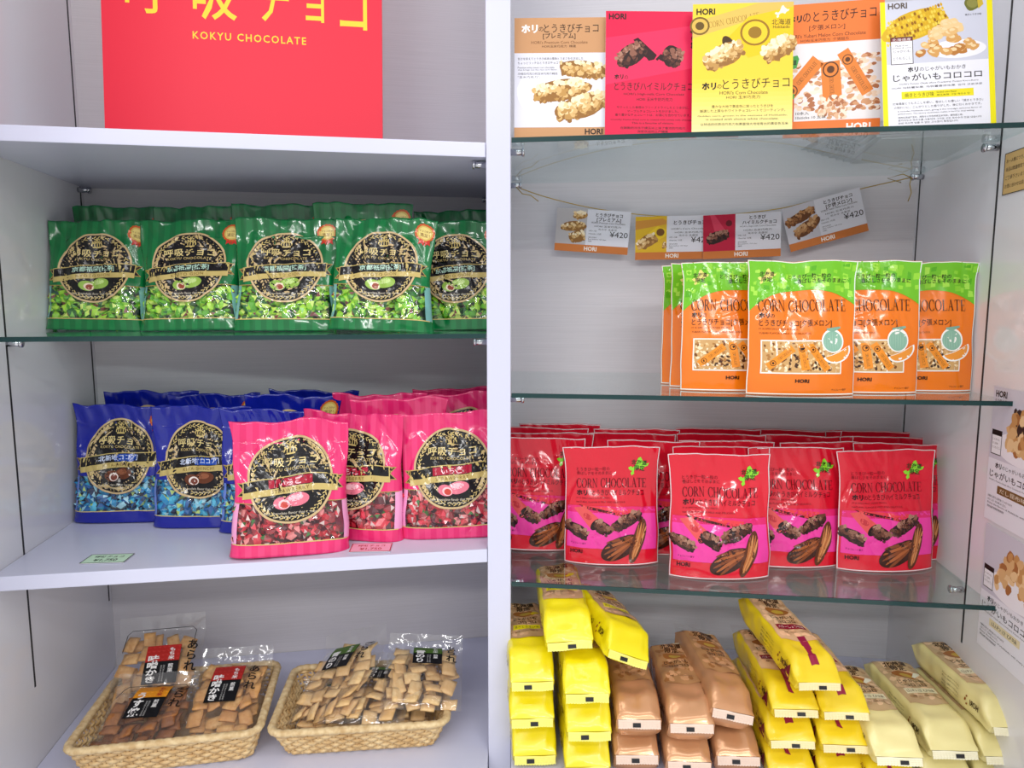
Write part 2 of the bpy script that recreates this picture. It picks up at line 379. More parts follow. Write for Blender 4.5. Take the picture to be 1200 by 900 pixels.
# shelf pins
def pin(side, wall, d, z, label):
    bm = bmesh.new()
    a = bmesh.ops.create_cone(bm, cap_ends=True, segments=14, radius1=.0042, radius2=.0042, depth=.018)
    bmesh.ops.rotate(bm, verts=bm.verts, matrix=Matrix.Rotation(math.pi / 2, 3, 'Y'), cent=(0, 0, 0))
    U0 = (WL if side == 'L' else WR)
    if wall == 'outer': p = P(side, U0 - .0092, d, z); yaw = YAW(side)
    else:
        x = xl - .0092 if side == 'L' else xr + .0092
        q = isect(P(side, -.05, d), P(side, .3, d), x); p = Vector((x, q.y, ZC + z)); yaw = 0
    t_ = thing('shelf_pin', label, 'shelf pin', 'chrome shelf pins', p, (0, 0, yaw))
    bm_obj('barrel', bm, M['chrome'], t_, True)
    bm = bmesh.new(); bmesh.ops.create_cone(bm, cap_ends=True, segments=14, radius1=.0054, radius2=.0054, depth=.003)
    bmesh.ops.rotate(bm, verts=bm.verts, matrix=Matrix.Rotation(math.pi / 2, 3, 'Y'), cent=(0, 0, 0))
    sg = 1 if (side == 'R') == (wall == 'outer') else -1
    bmesh.ops.translate(bm, verts=bm.verts, vec=(-sg * .0072, 0, 0)); bm_obj('collar', bm, M['chrome'], t_, True)
dl = dz_of('L', 12, 460)[0] + .002; dr = dz_of('R', 1151, 450)[0] + .006
for a in (('L', 'outer', .012, Z1 - .0058, 'chrome shelf pin at the left frame edge under the red sign shelf'),
          ('L', 'outer', EL - .02, Z1 - .0058, 'chrome shelf pin in the back left corner under the red sign shelf'),
          ('L', 'inner', .02, Z1 - .0058, 'chrome shelf pin on the centre post under the red sign shelf, front one'),
          ('L', 'inner', EL - .02, Z1 - .0058, 'chrome shelf pin near the centre post under the red sign shelf, rear one'),
          ('L', 'outer', dl, Z2 - .0088, 'chrome shelf pin on the left wall under the green bag shelf'),
          ('L', 'inner', .02, Z2 - .0088, 'chrome shelf pin on the centre post under the green bag shelf'),
          ('R', 'inner', .03, Z5 - .0088, 'chrome shelf pin on the centre post under the card shelf, front one'),
          ('R', 'inner', ER - .02, Z5 - .0088, 'chrome shelf pin on the centre post tied with the gold string'),
          ('R', 'outer', dr, Z5 - .0088, 'chrome shelf pin on the right wall under the card shelf, front one'),
          ('R', 'outer', ER - .02, Z5 - .0088, 'chrome shelf pin in the back right corner tied with the gold string'),
          ('R', 'inner', .03, Z6 - .0088, 'chrome shelf pin on the centre post under the orange pouch shelf'),
          ('R', 'outer', dr, Z6 - .0088, 'chrome shelf pin on the right wall under the orange pouch shelf'),
          ('R', 'inner', .03, Z7 - .0088, 'chrome shelf pin on the centre post under the red pouch shelf'),
          ('R', 'outer', dr, Z7 - .0088, 'chrome shelf pin on the right wall under the red pouch shelf')): pin(*a)
# ================================================================== POUCHES AND BAGS
def nz(x, y, z): return noise.noise(Vector((x, y, z)))
class Bag:
    """upright bag: width w, height h, half depth T, front faces -y, stands on z=0"""
    def __init__(s, w, h, T, seed, boxy=2.4, pw=.7, top=.93, low=.85, peak=.3, wr=.0016, curl=.0, topwave=.002, pinch=0.0, ncr=9, camp=.0016, xw=.0022):
        s.__dict__.update(locals()); r = random.Random(seed * 31); s.cr = []
        for k in range(ncr):                       # creases pressed into the film
            up = r.random() < .65; x = r.uniform(-.42, .42) * w; z = (r.uniform(.62, .9) if up else r.uniform(.12, .7)) * h
            a = r.uniform(.7, 2.4) if up else r.uniform(0, math.pi); L_ = r.uniform(.018, .05); s.cr.append((x, z, math.cos(a) * L_, -math.sin(a) * L_, r.uniform(.0016, .0034), r.choice((-1, -1, 1)) * camp * r.uniform(.5, 1.1)))
    def g(s, t):
        if t >= s.top: return 0.0
        if t < s.peak: return s.low + (1 - s.low) * math.sin(t / s.peak * math.pi / 2)
        k = (t - s.peak) / (s.top - s.peak); return (0.5 + 0.5 * math.cos(k * math.pi)) ** .8
    def half(s, x, z):
        a = min(1, abs(2 * x / s.w)); return s.T * (1 - a ** s.boxy) ** s.pw * s.g(z / s.h)
    def off(s, x, z):
        t = z / s.h; k = min(1, t * 6) * 1.0; e = 1 - min(1, abs(2 * x / s.w)) ** 8 * .7
        q = s.seed * 7.13
        a = nz(x * 32 + q, z * 22, q) * s.wr * 1.3 + (1 - 2 * abs(nz(x * 46 + q, z * 26 + x * 30, q + 5))) * s.wr * .8 + nz(x * 14, z * 9, q + 9) * s.wr * 2.2
        up = max(0, (t - .55) / .45); a += nz(x * 60 + q, z * 8, q + 3) * s.wr * 1.2 * up * (1 - up * .5)
        for cx, cz, dx, dz, wd, am in s.cr:
            px, pz = x - cx, z - cz; L2 = dx * dx + dz * dz; u = (px * dx + pz * dz) / L2
            if -.1 < u < 1.1:
                dd = abs(px * dz - pz * dx) / math.sqrt(L2)
                if dd < wd * 2.6: a += am * math.exp(-(dd / wd) ** 2) * max(0, 1 - (2 * u - 1) ** 4)
        return a * k * e + s.curl * t * t + nz(x * 10, q, 1) * .006 * max(0, t - .6)
    def yf(s, x, z): return s.off(x, z) - s.half(x, z) - .0004
    def yb(s, x, z): return (s.off(x, z) if z / s.h > s.top - .05 else s.off(x, z) * .4 + (s.curl * .6 * (z / s.h) ** 2)) + s.half(x, z) + .0004
    def zz(s, x, z):
        t = z / s.h; return z + (nz(x * 18 + s.seed * 3, 2.2, s.seed) * s.topwave + nz(x * 45, 7, s.seed) * s.topwave * .4) * max(0, t - .3) / .7
    def xx(s, x, z):
        t = z / s.h; return x * (1 - s.pinch * math.sin(max(0, t) * math.pi) ** 2) + nz(3.3 + (1 if x > 0 else 0), z * 18 + s.seed, s.seed) * s.xw * min(1, t * 5) * min(1, abs(x) * 30) + x * .05 * math.exp(-z / .012) * (1 if s.boxy > 3 else .0) + x * .03 * max(0, t - .88) / .12
    def mapf(s, base=.0005, step=.00016):
        def f(u, v, l):
            x = (u - .5) * s.w; z = (1 - v) * s.h; return (s.xx(x, z), s.yf(x, z) - base - l * step, s.zz(x, z))
        return f
    def build(s, parent, body_mat, nx=34, nz_=42, zlev=(), pick=None, extra=()):
        """pick(x,z,front)->0 body or k for the k-th extra (name, material) part"""
        xs = []
        for i in range(nx + 1):
            t_ = i / nx - .5; xs.append(s.w * (.45 * t_ + .55 * .5 * math.sin(t_ * math.pi)))
        zs = sorted(set([s.h * j / nz_ for j in range(nz_ + 1)] + list(zlev)))
        V = []; Fs = [[] for _ in range(1 + len(extra))]; N = 2 * nx
        for z in zs:
            for x in xs: V.append((s.xx(x, z), s.yf(x, z), s.zz(x, z)))
            for x in reversed(xs[1:-1]): V.append((s.xx(x, z), s.yb(x, z), s.zz(x, z)))
        for j in range(len(zs) - 1):
            zm = (zs[j] + zs[j + 1]) / 2
            for i in range(N):
                a, b = j * N + i, j * N + (i + 1) % N; fr = i < nx
                xm = (xs[i] + xs[i + 1]) / 2 if fr else (xs[N - i] + xs[(N - i - 1)]) / 2
                k = pick(xm, zm, fr) if pick else 0
                Fs[k].append((a, b, b + N, a + N))
        Fs[0].append(tuple(range(N - 1, -1, -1))); j = len(zs) - 1
        Fs[0].append(tuple(range(j * N, j * N + N)))
        def part(nm, m, fs):
            used = sorted({i for q in fs for i in q}); mp = {o: k for k, o in enumerate(used)}
            return mesh_obj(nm, [V[i] for i in used], [tuple(mp[i] for i in q) for q in fs], m, parent, smooth=True)
        out = [part('body', body_mat, Fs[0])]
        for (nm, m), fs in zip(extra, Fs[1:]):
            if fs: out.append(part(nm, m, fs))
        return out

# ---------------- oval-label candy bags (green, blue, pink)
GOLD, GOLD2, BLK = (214, 190, 120), (178, 150, 80), (22, 20, 22)
def crown(a, cx, cy, r, col, l):
    a.poly([(cx - r * .85, cy + r * .55), (cx + r * .85, cy + r * .55), (cx + r * .85, cy + r * .85), (cx - r * .85, cy + r * .85)], col, l)
    for sx in (-1, 1):           # two outer arches and an inner pair
        for ro, ri, top in ((1.15, .95, -.5), (.62, .45, -.62)):
            q = []
            for k in range(9): t_ = math.pi / 2 * k / 8; q.append((cx + sx * ro * r * math.cos(t_ * .9 - .35 * (1 - k / 8)), cy + r * .5 - (r * .5 - top * r) * math.sin(t_)))
            for k in range(9): t_ = math.pi / 2 * (8 - k) / 8; q.append((cx + sx * ri * r * math.cos(t_ * .9 - .35 * (k / 8)), cy + r * .5 - (r * .5 - (top + .18) * r) * math.sin(t_)))
            a.poly(q, col, l)
    for x, y in ((-.9, -.5), (-.45, -.72), (0, -.85), (.45, -.72), (.9, -.5)): a.ell(cx + x * r, cy + y * r, r * .17, r * .17, col, l + .2, rings=1, seg=8)
    a.poly([(cx - .08 * r, cy - .8 * r), (cx + .08 * r, cy - .8 * r), (cx + .08 * r, cy + .5 * r), (cx - .08 * r, cy + .5 * r)], col, l)
    a.poly([(cx - .1 * r, cy - 1.35 * r), (cx + .1 * r, cy - 1.35 * r), (cx + .1 * r, cy - .8 * r), (cx - .1 * r, cy - .8 * r)], col, l); a.poly([(cx - .25 * r, cy - 1.18 * r), (cx + .25 * r, cy - 1.18 * r), (cx + .25 * r, cy - 1.02 * r), (cx - .25 * r, cy - 1.02 * r)], col, l + .1)
def candy_art(kind, seed, full=True):
    random.seed(100 + seed)
    a = Art(440, 560)
    cx, cy, rx, ry = 218, 245, 166, 178
    if not full: return a
    sl = -0.075
    # ribbon tails
    for sx in (-1, 1):
        x0 = cx + sx * 150; x1 = cx + sx * 208; yy = cy + 18 + sl * sx * 180 + 6
        a.poly([(x0, yy - 28), (x1, yy - 28), (x1 - sx * 22, yy), (x1, yy + 28), (x0, yy + 28)], GOLD2, 1)
        a.poly([(x0, yy - 24), (x1 - sx * 6, yy - 24), (x1 - sx * 27, yy), (x1 - sx * 6, yy + 24), (x0, yy + 24)], BLK, 1.5)
    a.ell(cx, cy, rx, ry, (205, 178, 132), 2, rings=6, seg=56)
    a.ell(cx, cy, rx - 9, ry - 9, BLK, 3, rings=7, seg=56)
    for i in range(46):                                  # wreath of leaf pairs and berries
        t_ = 2 * math.pi * i / 46; tg = math.atan2(ry * math.cos(t_), -rx * math.sin(t_))
        for sg in (-1, 1):
            r = 1 - (22 + sg * 4.5) / rx; a.ell(cx + rx * r * math.cos(t_), cy + ry * r * math.sin(t_), 8, 2.3, GOLD, 4, tg + sg * .55, 1, 8)
        t_ += math.pi / 46; r = 1 - 22 / rx; a.ell(cx + rx * r * math.cos(t_), cy + ry * r * math.sin(t_), 2.6, 2.6, (235, 216, 150), 4.3, 0, 1, 8)
    crown(a, cx, 122, 22, GOLD, 5)
    a.text('呼吸チョコ', cx - 104, cx + 104, 170, (226, 205, 140), 5, bold=.012, spacing=1.06)
    a.text('KOKYU CHOCOLATE', cx - 92, cx + 92, 201, (206, 182, 118), 5, bold=.01, spacing=1.1)
    # ribbon
    top = lambda x: 236 + sl * (x - cx) + 10 * ((x - cx) / 190) ** 2 - 4
    sh = lambda d: (lambda x: top(x) + d)
    a.strip(cx - 186, cx + 184, sh(-4), sh(66), (200, 178, 110), 6, 22, 3)
    a.strip(cx - 182, cx + 180, sh(0), sh(40), BLK, 7, 22, 2)
    tx = {'green': ('京都祇園[抹茶]', 'KYOTO GION', (190, 225, 205), (10, 70, 45)), 'blue': ('北新地[ココア]', 'KITA-SHINCHI', (210, 222, 250), (20, 70, 170)), 'pink': ('いちご', 'STRAWBERRY', (255, 205, 215), (170, 20, 50))}[kind]
    hw = 92 if kind != 'pink' else 46
    if kind != 'green': a.strip(cx - (20 if kind == 'blue' else 84), cx + 84, sh(3), sh(37), tx[3], 8, 8, 2)
    a.text(tx[0], cx - hw, cx + hw, top(cx) + 20, tx[2], 9, rot=sl, bold=.015)
    a.text(tx[1], cx - 72, cx + 72, top(cx) + 53, (120, 95, 40), 9, rot=sl, spacing=1.2, h=15)
    # picture of the sweets
    if kind == 'green': c1, c2, c3, c4 = (150, 185, 80), (196, 220, 140), (150, 70, 50), (238, 215, 190)
    elif kind == 'blue': c1, c2, c3, c4 = (105, 55, 32), (150, 90, 60), (120, 60, 45), (240, 225, 215)
    else: c1, c2, c3, c4 = (225, 120, 140), (250, 190, 200), (200, 70, 60), (250, 200, 205)
    a.ell(cx + 26, 326, 46, 27, c1, 5, -.15, 2, 20); a.ell(cx + 20, 319, 30, 13, c2, 5.5, -.15, 1, 16)
    a.ell(cx - 30, 338, 34, 25, c1, 6, .2, 2, 20); a.ell(cx - 22, 342, 22, 19, c4, 6.5, .2, 2, 18); a.ell(cx - 20, 344, 16, 14, c3, 7, .2, 1, 14)
    a.text('Rich chocolate flavor that comes', cx - 96, cx + 96, 378, (215, 205, 185), 5, h=11)
    a.text('along with every bite.', cx - 62, cx + 62, 394, (215, 205, 185), 5, h=11)
    # badge
    bx, by = 392, 70 if kind == 'green' else 64
    if kind == 'pink': return a
    for k in range(18): t_ = 2 * math.pi * k / 18; a.ell(bx + 36 * math.cos(t_), by + 36 * math.sin(t_), 9, 9, (205, 90, 40), 1.2, 0, 1, 8)
    a.poly([(bx - 20, by + 30), (bx + 4, by + 30), (bx - 2, by + 62), (bx - 12, by + 50), (bx - 26, by + 58)], (200, 50, 40), 1.1)
    a.poly([(bx + 2, by + 30), (bx + 24, by + 30), (bx + 28, by + 58), (bx + 14, by + 50), (bx + 4, by + 62)], (200, 50, 40), 1.15)
    a.ell(bx, by, 35, 35, (215, 185, 95), 1.6, rings=2); a.ell(bx, by, 28, 28, (236, 214, 130), 2, rings=2)
    a.text('チョコ好き', bx - 24, bx + 24, by - 9, (110, 50, 20), 3); a.text('満足！', bx - 22, bx + 22, by + 10, (110, 50, 20), 3)
    return a
PAL = {'green': [(150, 215, 40), (185, 235, 60), (95, 175, 35), (40, 110, 40), (225, 245, 120), (130, 60, 55), (20, 60, 30), (120, 200, 50)],
       'blue': [(40, 160, 215), (90, 205, 240), (20, 100, 170), (10, 40, 80), (180, 235, 250), (30, 150, 190), (15, 25, 50), (200, 225, 120)],
       'pink': [(205, 30, 50), (235, 60, 80), (150, 15, 35), (90, 12, 28), (250, 150, 150), (215, 40, 60), (60, 120, 50), (240, 215, 210)]}
def candies(bag, kind, parent, z0, z1):
    V, Fc, C = [], [], []; pal = [lin(c) for c in PAL[kind]]
    bm = bmesh.new(); bmesh.ops.create_icosphere(bm, subdivisions=1, radius=1); bm.verts.index_update()
    bv = [v.co.copy() for v in bm.verts]; bf = [tuple(v.index for v in q.verts) for q in bm.faces]; bm.free()
    st = .0100
    for layer in (0, 1):
        x = -bag.w * .44
        while x < bag.w * .44:
            z = z0 - .004
            while z < z1 + .004:
                px = x + random.uniform(-.5, .5) * st; pz = z + random.uniform(-.5, .5) * st; px = max(-bag.w * .46, min(bag.w * .46, px))
                r = random.uniform(.0056, .0088); y = bag.yf(px, pz) + r * .85 + .0015 + layer * .006 + random.uniform(0, .003)
                R = Matrix.Rotation(random.uniform(0, 6), 3, random.choice('XYZ')) @ Matrix.Rotation(random.uniform(0, 6), 3, 'Z'); b0 = len(V); main = random.choice(pal[:5])
                sc = (1.0, .75, 1.5) if random.random() < .5 else (1.1, 1, .8)
                for q in bv:
                    w = Vector((q.x * sc[0], q.y * sc[1], q.z * sc[2])) * r * random.uniform(.7, 1.15); w = R @ w; V.append((px + w.x, max(y + w.y, bag.yf(px, pz) + .001), pz + w.z))
                for q in bf: Fc.append(tuple(b0 + i for i in q)); C.append(main if random.random() < .55 else random.choice(pal))
                z += st * 1.05
            x += st * 1.05
    o = mesh_obj('wrapped_candies', V, Fc, M['candy'], parent, C); o['kind'] = 'stuff'; return o
M['green_foil'] = foil_mat('green_bag_film', (8, 104, 52), .13, (22, .4, .005, True), (.0155, (14, 118, 60)))
M['blue_foil'] = foil_mat('blue_bag_film', (16, 30, 150), .13, (22, .4, .005, True))
M['pink_foil'] = foil_mat('pink_bag_film', (226, 38, 108), .13, (22, .4, .005, True), (.0155, (233, 56, 120)))
M['green_gusset'] = mat('pale_green_gusset_film', (120, 178, 172), .25, coat=.4)
M['blue_gusset'] = mat('pale_blue_gusset_film', (112, 140, 222), .25, coat=.4)
M['pink_gusset'] = mat('pale_pink_gusset_film', (240, 160, 205), .25, coat=.4)
def candy_bag(kind, seed):
    random.seed(seed * 13 + len(kind))
    b = Bag(.142, .176, .021, seed + {'green': 0, 'blue': 20, 'pink': 40}[kind], boxy=5, pw=.6, top=.9, low=.9, peak=.2, wr=.0034, topwave=.0100, pinch=.05, ncr=13, camp=.0026, xw=.0050)
    z0, z1 = b.h * .1, b.h * .4
    root = thing(kind + '_candy_bag')
    def pick(x, z, fr):
        if z0 < z < z1:
            if abs(x) > b.w * .447: return 2 if x < 0 else 3
            if fr: return 1
        return 0
    b.build(root, M[kind + '_foil'], 56, 64, (z0, z1), pick, (('clear_window', M['film']), ('side_gusset', M[kind + '_gusset']), ('side_gusset', M[kind + '_gusset'])))
    candies(b, kind, root, z0, z1)
    a = candy_art(kind, seed)
    a.strip(8, 432, 502, 506, GOLD, 1, 20, 1); a.strip(8, 432, 335, 338, GOLD2, .8, 20, 1) if kind != 'blue' else None
    a.build('printed_label', M['print'], root, b.mapf(.0006, .0001), True)
    return root

# ---------------- stand-up corn pouches (orange, red)
HOKK = [(0, 60), (14, 52), (22, 60), (34, 48), (40, 30), (48, 6), (58, 0), (70, 20), (88, 34), (100, 30), (94, 46), (80, 52), (70, 68), (54, 60), (40, 64), (28, 76), (30, 90), (18, 100), (12, 88), (20, 76), (8, 72)]
def hokkaido(a, x, y, w, h, col, l): a.poly([(x + p[0] * w / 100, y + p[1] * h / 100) for p in HOKK], col, l)
CHOC = [(44, 20, 18), (70, 36, 28), (104, 60, 46), (140, 92, 74), (170, 125, 105)]
CREAM = [(150, 105, 50), (190, 145, 80), (218, 180, 118), (236, 208, 155), (248, 232, 195)]
def hori(a, x0, x1, y, col, l=4, h=None): a.text('HORI', x0, x1, y, col, l, bold=.035, h=h)
def kori(a, x0, x1, y, col, l=4): a.text('ホリ', x0, x1, y, col, l, bold=.045)
def red_art(seed):
    random.seed(300 + seed); a = Art(490, 600); D1, D2 = (112, 8, 24), (58, 8, 14)
    a.strip(14, 476, lambda x: 296 + .02 * x, lambda x: 512 + .02 * x, (232, 62, 158), 1, 14, 8)
    a.strip(14, 476, lambda x: 296 + .02 * x, lambda x: 330 + .02 * x, (222, 40, 110), 1.4, 14, 2)
    hokkaido(a, 335, 55, 108, 96, (140, 215, 50), 2)
    a.text('北海道', 352, 432, 84, (14, 50, 16), 3, bold=.02); a.text('限定', 368, 422, 112, (14, 50, 16), 3, bold=.02)
    a.text('とうきび一粒一粒の', 60, 236, 114, D1, 2); a.text('香ばしさをそのままに', 60, 246, 135, D1, 2)
    a.serif('CORN CHOCOLATE', 58, 432, 185, 46, D2, 3)
    kori(a, 60, 116, 232, D2); a.text('の', 120, 140, 234, D2, 4); a.text('とうきびハイミルクチョコ', 143, 416, 232, D2, 4, h=29)
    a.text('IT IS SPECIALLY MADE FRESH,', 60, 236, 260, D1, 2, h=8); a.text('NATURAL FLAVOR IS MILD AND DELICIOUS.', 60, 318, 279, D1, 2, h=8)
    # wrapped stick lying behind
    a.poly([(72, 292), (110, 296), (360, 318), (352, 352), (330, 356), (100, 306)], (226, 60, 70), 2.0)
    a.poly([(72, 292), (110, 298), (330, 346), (330, 356), (100, 310)], (52, 12, 16), 2.1)
    a.serif('CORN CHOCOLATE', 150, 330, 330, 15, (150, 30, 40), 2.2, rot=.09)
    a.poly([(48, 310), (104, 300), (182, 366), (150, 420), (130, 408)], (222, 84, 84), 2.3); a.ell(118, 352, 24, 14, (190, 50, 60), 2.4, .6, 1, 16)
    a.ell(162, 392, 20, 36, (30, 12, 14), 2.5, .75, 1, 18)
    a.lumps(198, 408, 104, 66, .55, CHOC, 44, 12, 3); a.lumps(62, 422, 136, 62, .48, CHOC, 54, 12, 3); a.lumps(324, 372, 168, 64, -.42, CHOC, 64, 12, 3)
    # cacao pods
    a.ell(285, 508, 106, 52, (60, 30, 22), 4.2, -.5, 3, 28)
    for k in range(5): a.ell(280 + k * 2, 500 + (k - 2) * 17, 92 - abs(k - 2) * 12, 7.5, (168, 92, 48) if k % 2 else (132, 68, 36), 4.5 + .1 * k, -.5 - (k - 2) * .1, 1, 20)
    a.ell(378, 476, 32, 116, (92, 46, 26), 5.2, .3, 3, 28)
    for k in range(4): a.ell(366 + k * 9, 474 + k * 2, 5.5, 104 - abs(k - 1.5) * 14, (206, 138, 84) if k % 2 else (178, 104, 58), 5.5 + .1 * k, .3 + (k - 1.5) * .05, 1, 22)
    a.text('チョコレート菓子', 34, 112, 490, D2, 3, rot=.05, h=10); hori(a, 32, 94, 532, D2, 3)
    edge(a, (222, 205, 210)); return a
def edge(a, col):               # silver cut edges of the pouch foil
    a.strip(1, 5, 2, a.h - 2, col, 1.2, 1, 30); a.strip(a.w - 5, a.w - 1, 2, a.h - 2, col, 1.2, 1, 30)
    a.strip(1, a.w - 1, 1, 5, col, 1.3, 30, 1); a.strip(4, a.w - 4, a.h - 8, a.h - 3, col, 1.3, 30, 1)
def orange_art(seed):
    random.seed(400 + seed); a = Art(488, 616); K = (28, 18, 12)
    hill = lambda x: 134 + 74 * (abs(x - 262) / 230) ** 2.6
    a.strip(1, 487, 1, hill, (112, 190, 40), .6, 24, 8)
    for i in range(60):
        x, y = random.uniform(12, 470), random.uniform(8, 150); w, h = random.uniform(14, 30), random.uniform(14, 30)
        if y + h > hill(x) - 4 or y + h > hill(x + w) - 4: continue
        a.poly([(x, y + random.uniform(-6, 6)), (x + w, y), (x + w + random.uniform(-5, 5), y + h), (x, y + h + random.uniform(-5, 5))], random.choice([(150, 214, 60), (138, 205, 52), (88, 172, 32), (165, 222, 78)]), 1 + .01 * i)
    hokkaido(a, 42, 36, 84, 74, (226, 220, 120), 2); a.text('北海道', 50, 116, 62, K, 3, bold=.02); a.text('限定', 60, 106, 86, K, 3, bold=.02)
    a.text('とうきび一粒一粒の', 180, 376, 70, K, 3, bold=.012); a.text('香ばしさをそのままに', 222, 446, 92, K, 3, bold=.012)
    a.serif('CORN CHOCOLATE', 44, 444, 206, 52, K, 3)
    kori(a, 46, 94, 252, K); a.text('の', 98, 116, 254, K, 4); a.text('とうきびチョコ[夕張メロン]', 46, 376, 288, K, 4, h=36)
    a.text('IT IS SPECIALLY MADE FRESH,', 46, 222, 314, (120, 60, 10), 2, h=8); a.text('YUBARI FLAVOR IS MILD AND DELICIOUS.', 46, 280, 333, (120, 60, 10), 2, h=8)
    a.rect(54, 364, 416, 518, (245, 238, 226), 1.5, 14, 8); a.rect(60, 370, 410, 512, (206, 162, 104), 2, 14, 8)
    cols = [(120, 74, 36), (176, 124, 66), (216, 170, 108), (236, 204, 150), (246, 226, 188)]
    for i in range(230):
        x, y = random.uniform(68, 402), random.uniform(378, 504); r = random.uniform(5, 10); a.ell(x, y, r, r * .7, random.choice(cols), 2.3 + i * .003, random.uniform(0, 3), 1, 7, .1)
    for i in range(26): x, y = random.uniform(150, 360), random.uniform(430, 500); a.ell(x, y, 9, 6, (70, 44, 30), 2.9, random.uniform(0, 3), 1, 7, .1)
    for (x0, y0, x1, y1, w) in ((84, 488, 196, 400, 17), (232, 380, 252, 500, 19), (268, 384, 352, 500, 17)):
        dx, dy = x1 - x0, y1 - y0; L = math.hypot(dx, dy); nx, ny = -dy / L * w, dx / L * w
        a.poly([(x0 + nx, y0 + ny), (x1 + nx, y1 + ny), (x1 - nx, y1 - ny), (x0 - nx, y0 - ny)], (238, 146, 44), 3.4)
        cx, cy = x0 + dx * .2, y0 + dy * .2; a.ell(cx, cy, w * .78, w * .78, (60, 34, 14), 3.6, 0, 1, 16); a.ell(cx, cy, w * .6, w * .6, (238, 146, 44), 3.7, 0, 1, 16); a.ell(cx, cy, w * .32, w * .32, (60, 34, 14), 3.8, 0, 1, 12)
        a.serif('CORN CHOCOLATE', x0 + dx * .66 - L * .26, x0 + dx * .66 + L * .26, y0 + dy * .66, 13, (60, 34, 14), 3.8, rot=math.atan2(dy, dx))
    # melon and slice
    a.ell(380, 368, 52, 54, (248, 246, 240), 4, 0, 2, 26); a.ell(380, 370, 45, 47, (138, 182, 160), 4.4, 0, 3, 26)
    for k in range(-3, 4): a.ell(380 + k * 12, 370, 1.2, 44 - abs(k) * 6, (160, 198, 176), 4.6, 0, 1, 12)
    a.poly([(352, 312), (416, 302), (418, 310), (388, 314), (386, 326), (376, 326), (376, 316), (354, 320)], (130, 172, 150), 4.7)
    def slice_(o):               # crescent slice, rind below
        cx, cy, rt = 398, 416, -.42; q = [(62 * o * math.cos(math.pi * i / 14), 44 * o * math.sin(math.pi * i / 14)) for i in range(15)] + [(-62 * o + 124 * o * i / 8, -(3 if o > 1.01 else 0) + 7 * math.sin(math.pi * i / 8)) for i in range(1, 8)]
        return [(cx + x * math.cos(rt) - y * math.sin(rt), cy + x * math.sin(rt) + y * math.cos(rt)) for x, y in q]
    a.poly(slice_(1.14), (248, 246, 240), 4.9); a.poly(slice_(1.0), (238, 152, 56), 5.2)
    hori(a, 206, 268, 550, K, 3, 17); a.text('チョコレート菓子', 374, 444, 590, K, 3, h=10)
    edge(a, (230, 236, 226)); return a
M['red_foil'] = foil_mat('red_pouch_foil', (214, 22, 46), .13, (22, .4, .005, True))
M['orange_foil'] = foil_mat('orange_pouch_foil', (240, 122, 20), .13, (22, .4, .005, True))
def corn_pouch(kind, seed):
    w, h = (.136, .170) if kind == 'red' else (.136, .172)
    b = Bag(w, h, .0185 if kind == 'red' else .015, seed + (60 if kind == 'red' else 80), boxy=2.2, pw=.75, top=.9, low=.9, peak=.18, wr=.0022 if kind == 'red' else .0014, curl=.006, topwave=.0032, pinch=.018, ncr=11 if kind == 'red' else 7, camp=.0021 if kind == 'red' else .0015, xw=.003)
    root = thing(kind + '_snack_pouch')
    b.build(root, M[kind + '_foil'], 54, 64)
    (red_art if kind == 'red' else orange_art)(seed).build('printed_front', M['print'], root, b.mapf(.0006, .0001), True)
    return root
protos = {}
for kind, n in (('green', 3), ('blue', 2), ('pink', 3)): protos[kind] = [candy_bag(kind, i + 1) for i in range(n)]
for kind, n in (('red', 3), ('orange', 2)): protos[kind] = [corn_pouch(kind, i + 1) for i in range(n)]
_used = set()
def put(kind, var, p, yaw, lean, label, cat, group, roll=0.0, sx=1.0, sz=1.0):
    o = protos[kind][var % len(protos[kind])]
    if (kind, var % len(protos[kind])) in _used: o = copy_tree(o)
    else: _used.add((kind, var % len(protos[kind])))
    o.location = p; o.rotation_euler = (-lean, roll, yaw); o.scale = (sx, 1, sz); tag(o, label, cat, group); return o
GT = Z2 + .0032                       # top of the glass under the green bags
# green bags: (px centre, depth, variant, yaw, lean, roll, label)
gg = 'green bags on the glass shelf'
for px, d, var, yw, ln, rl, lab in (
    (117, .185, 0, -.10, .08, .02, 'green candy bag at the far left of the front row, beside the left wall'),
    (226, .150, 1, -.16, .13, -.02, 'green candy bag with crumpled label, second in the front row'),
    (337, .118, 2, -.10, .10, .0, 'smooth flat green candy bag, third and middle of the front row'),
    (446, .074, 0, -.20, .15, .04, 'green candy bag leaning and tilted, fourth in the front row'),
    (536, .132, 1, -.18, .04, -.02, 'green candy bag partly behind the centre post, last in the front row'),
    (150, .242, 2, -.10, .02, .0, 'green candy bag behind the leftmost one, only its top showing'),
    (240, .212, 0, -.10, .02, .02, 'green candy bag behind the second one, second badge peeking out'),
    (335, .184, 1, -.10, .02, .0, 'green candy bag behind the middle one, only its top edge showing'),
    (428, .150, 2, -.12, .0, .0, 'green candy bag behind the tilted one, top of its oval showing'),
    (540, .190, 0, -.12, .03, .0, 'green candy bag behind the one at the centre post')):
    put('green', var, foot('L', px, d, GT), AL + yw, ln, lab, 'candy bag', gg, rl, sz=.90 if 'behind the' not in lab or 'post, last' in lab else 1.04)
WT = Z3T + .0004
def at(px, py, z): p = on_z(px, py, z); return p
gb = 'blue bags on the white shelf'
for px, py, var, yw, ln, rl, lab in (
    (137, 614, 0, -.10, .07, .0, 'blue candy bag at the left end of the front row, whole oval label in view'),
    (232, 620, 1, -.12, .06, .0, 'blue candy bag second from the left, in front of the others'),
    (312, 626, 0, -.08, .08, .0, 'blue candy bag half hidden behind the front pink bag')):
    q = at(px, py, WT); put('blue', var, q + Vector((0, .021, 0)), AL + yw, ln, lab, 'candy bag', gb, rl)
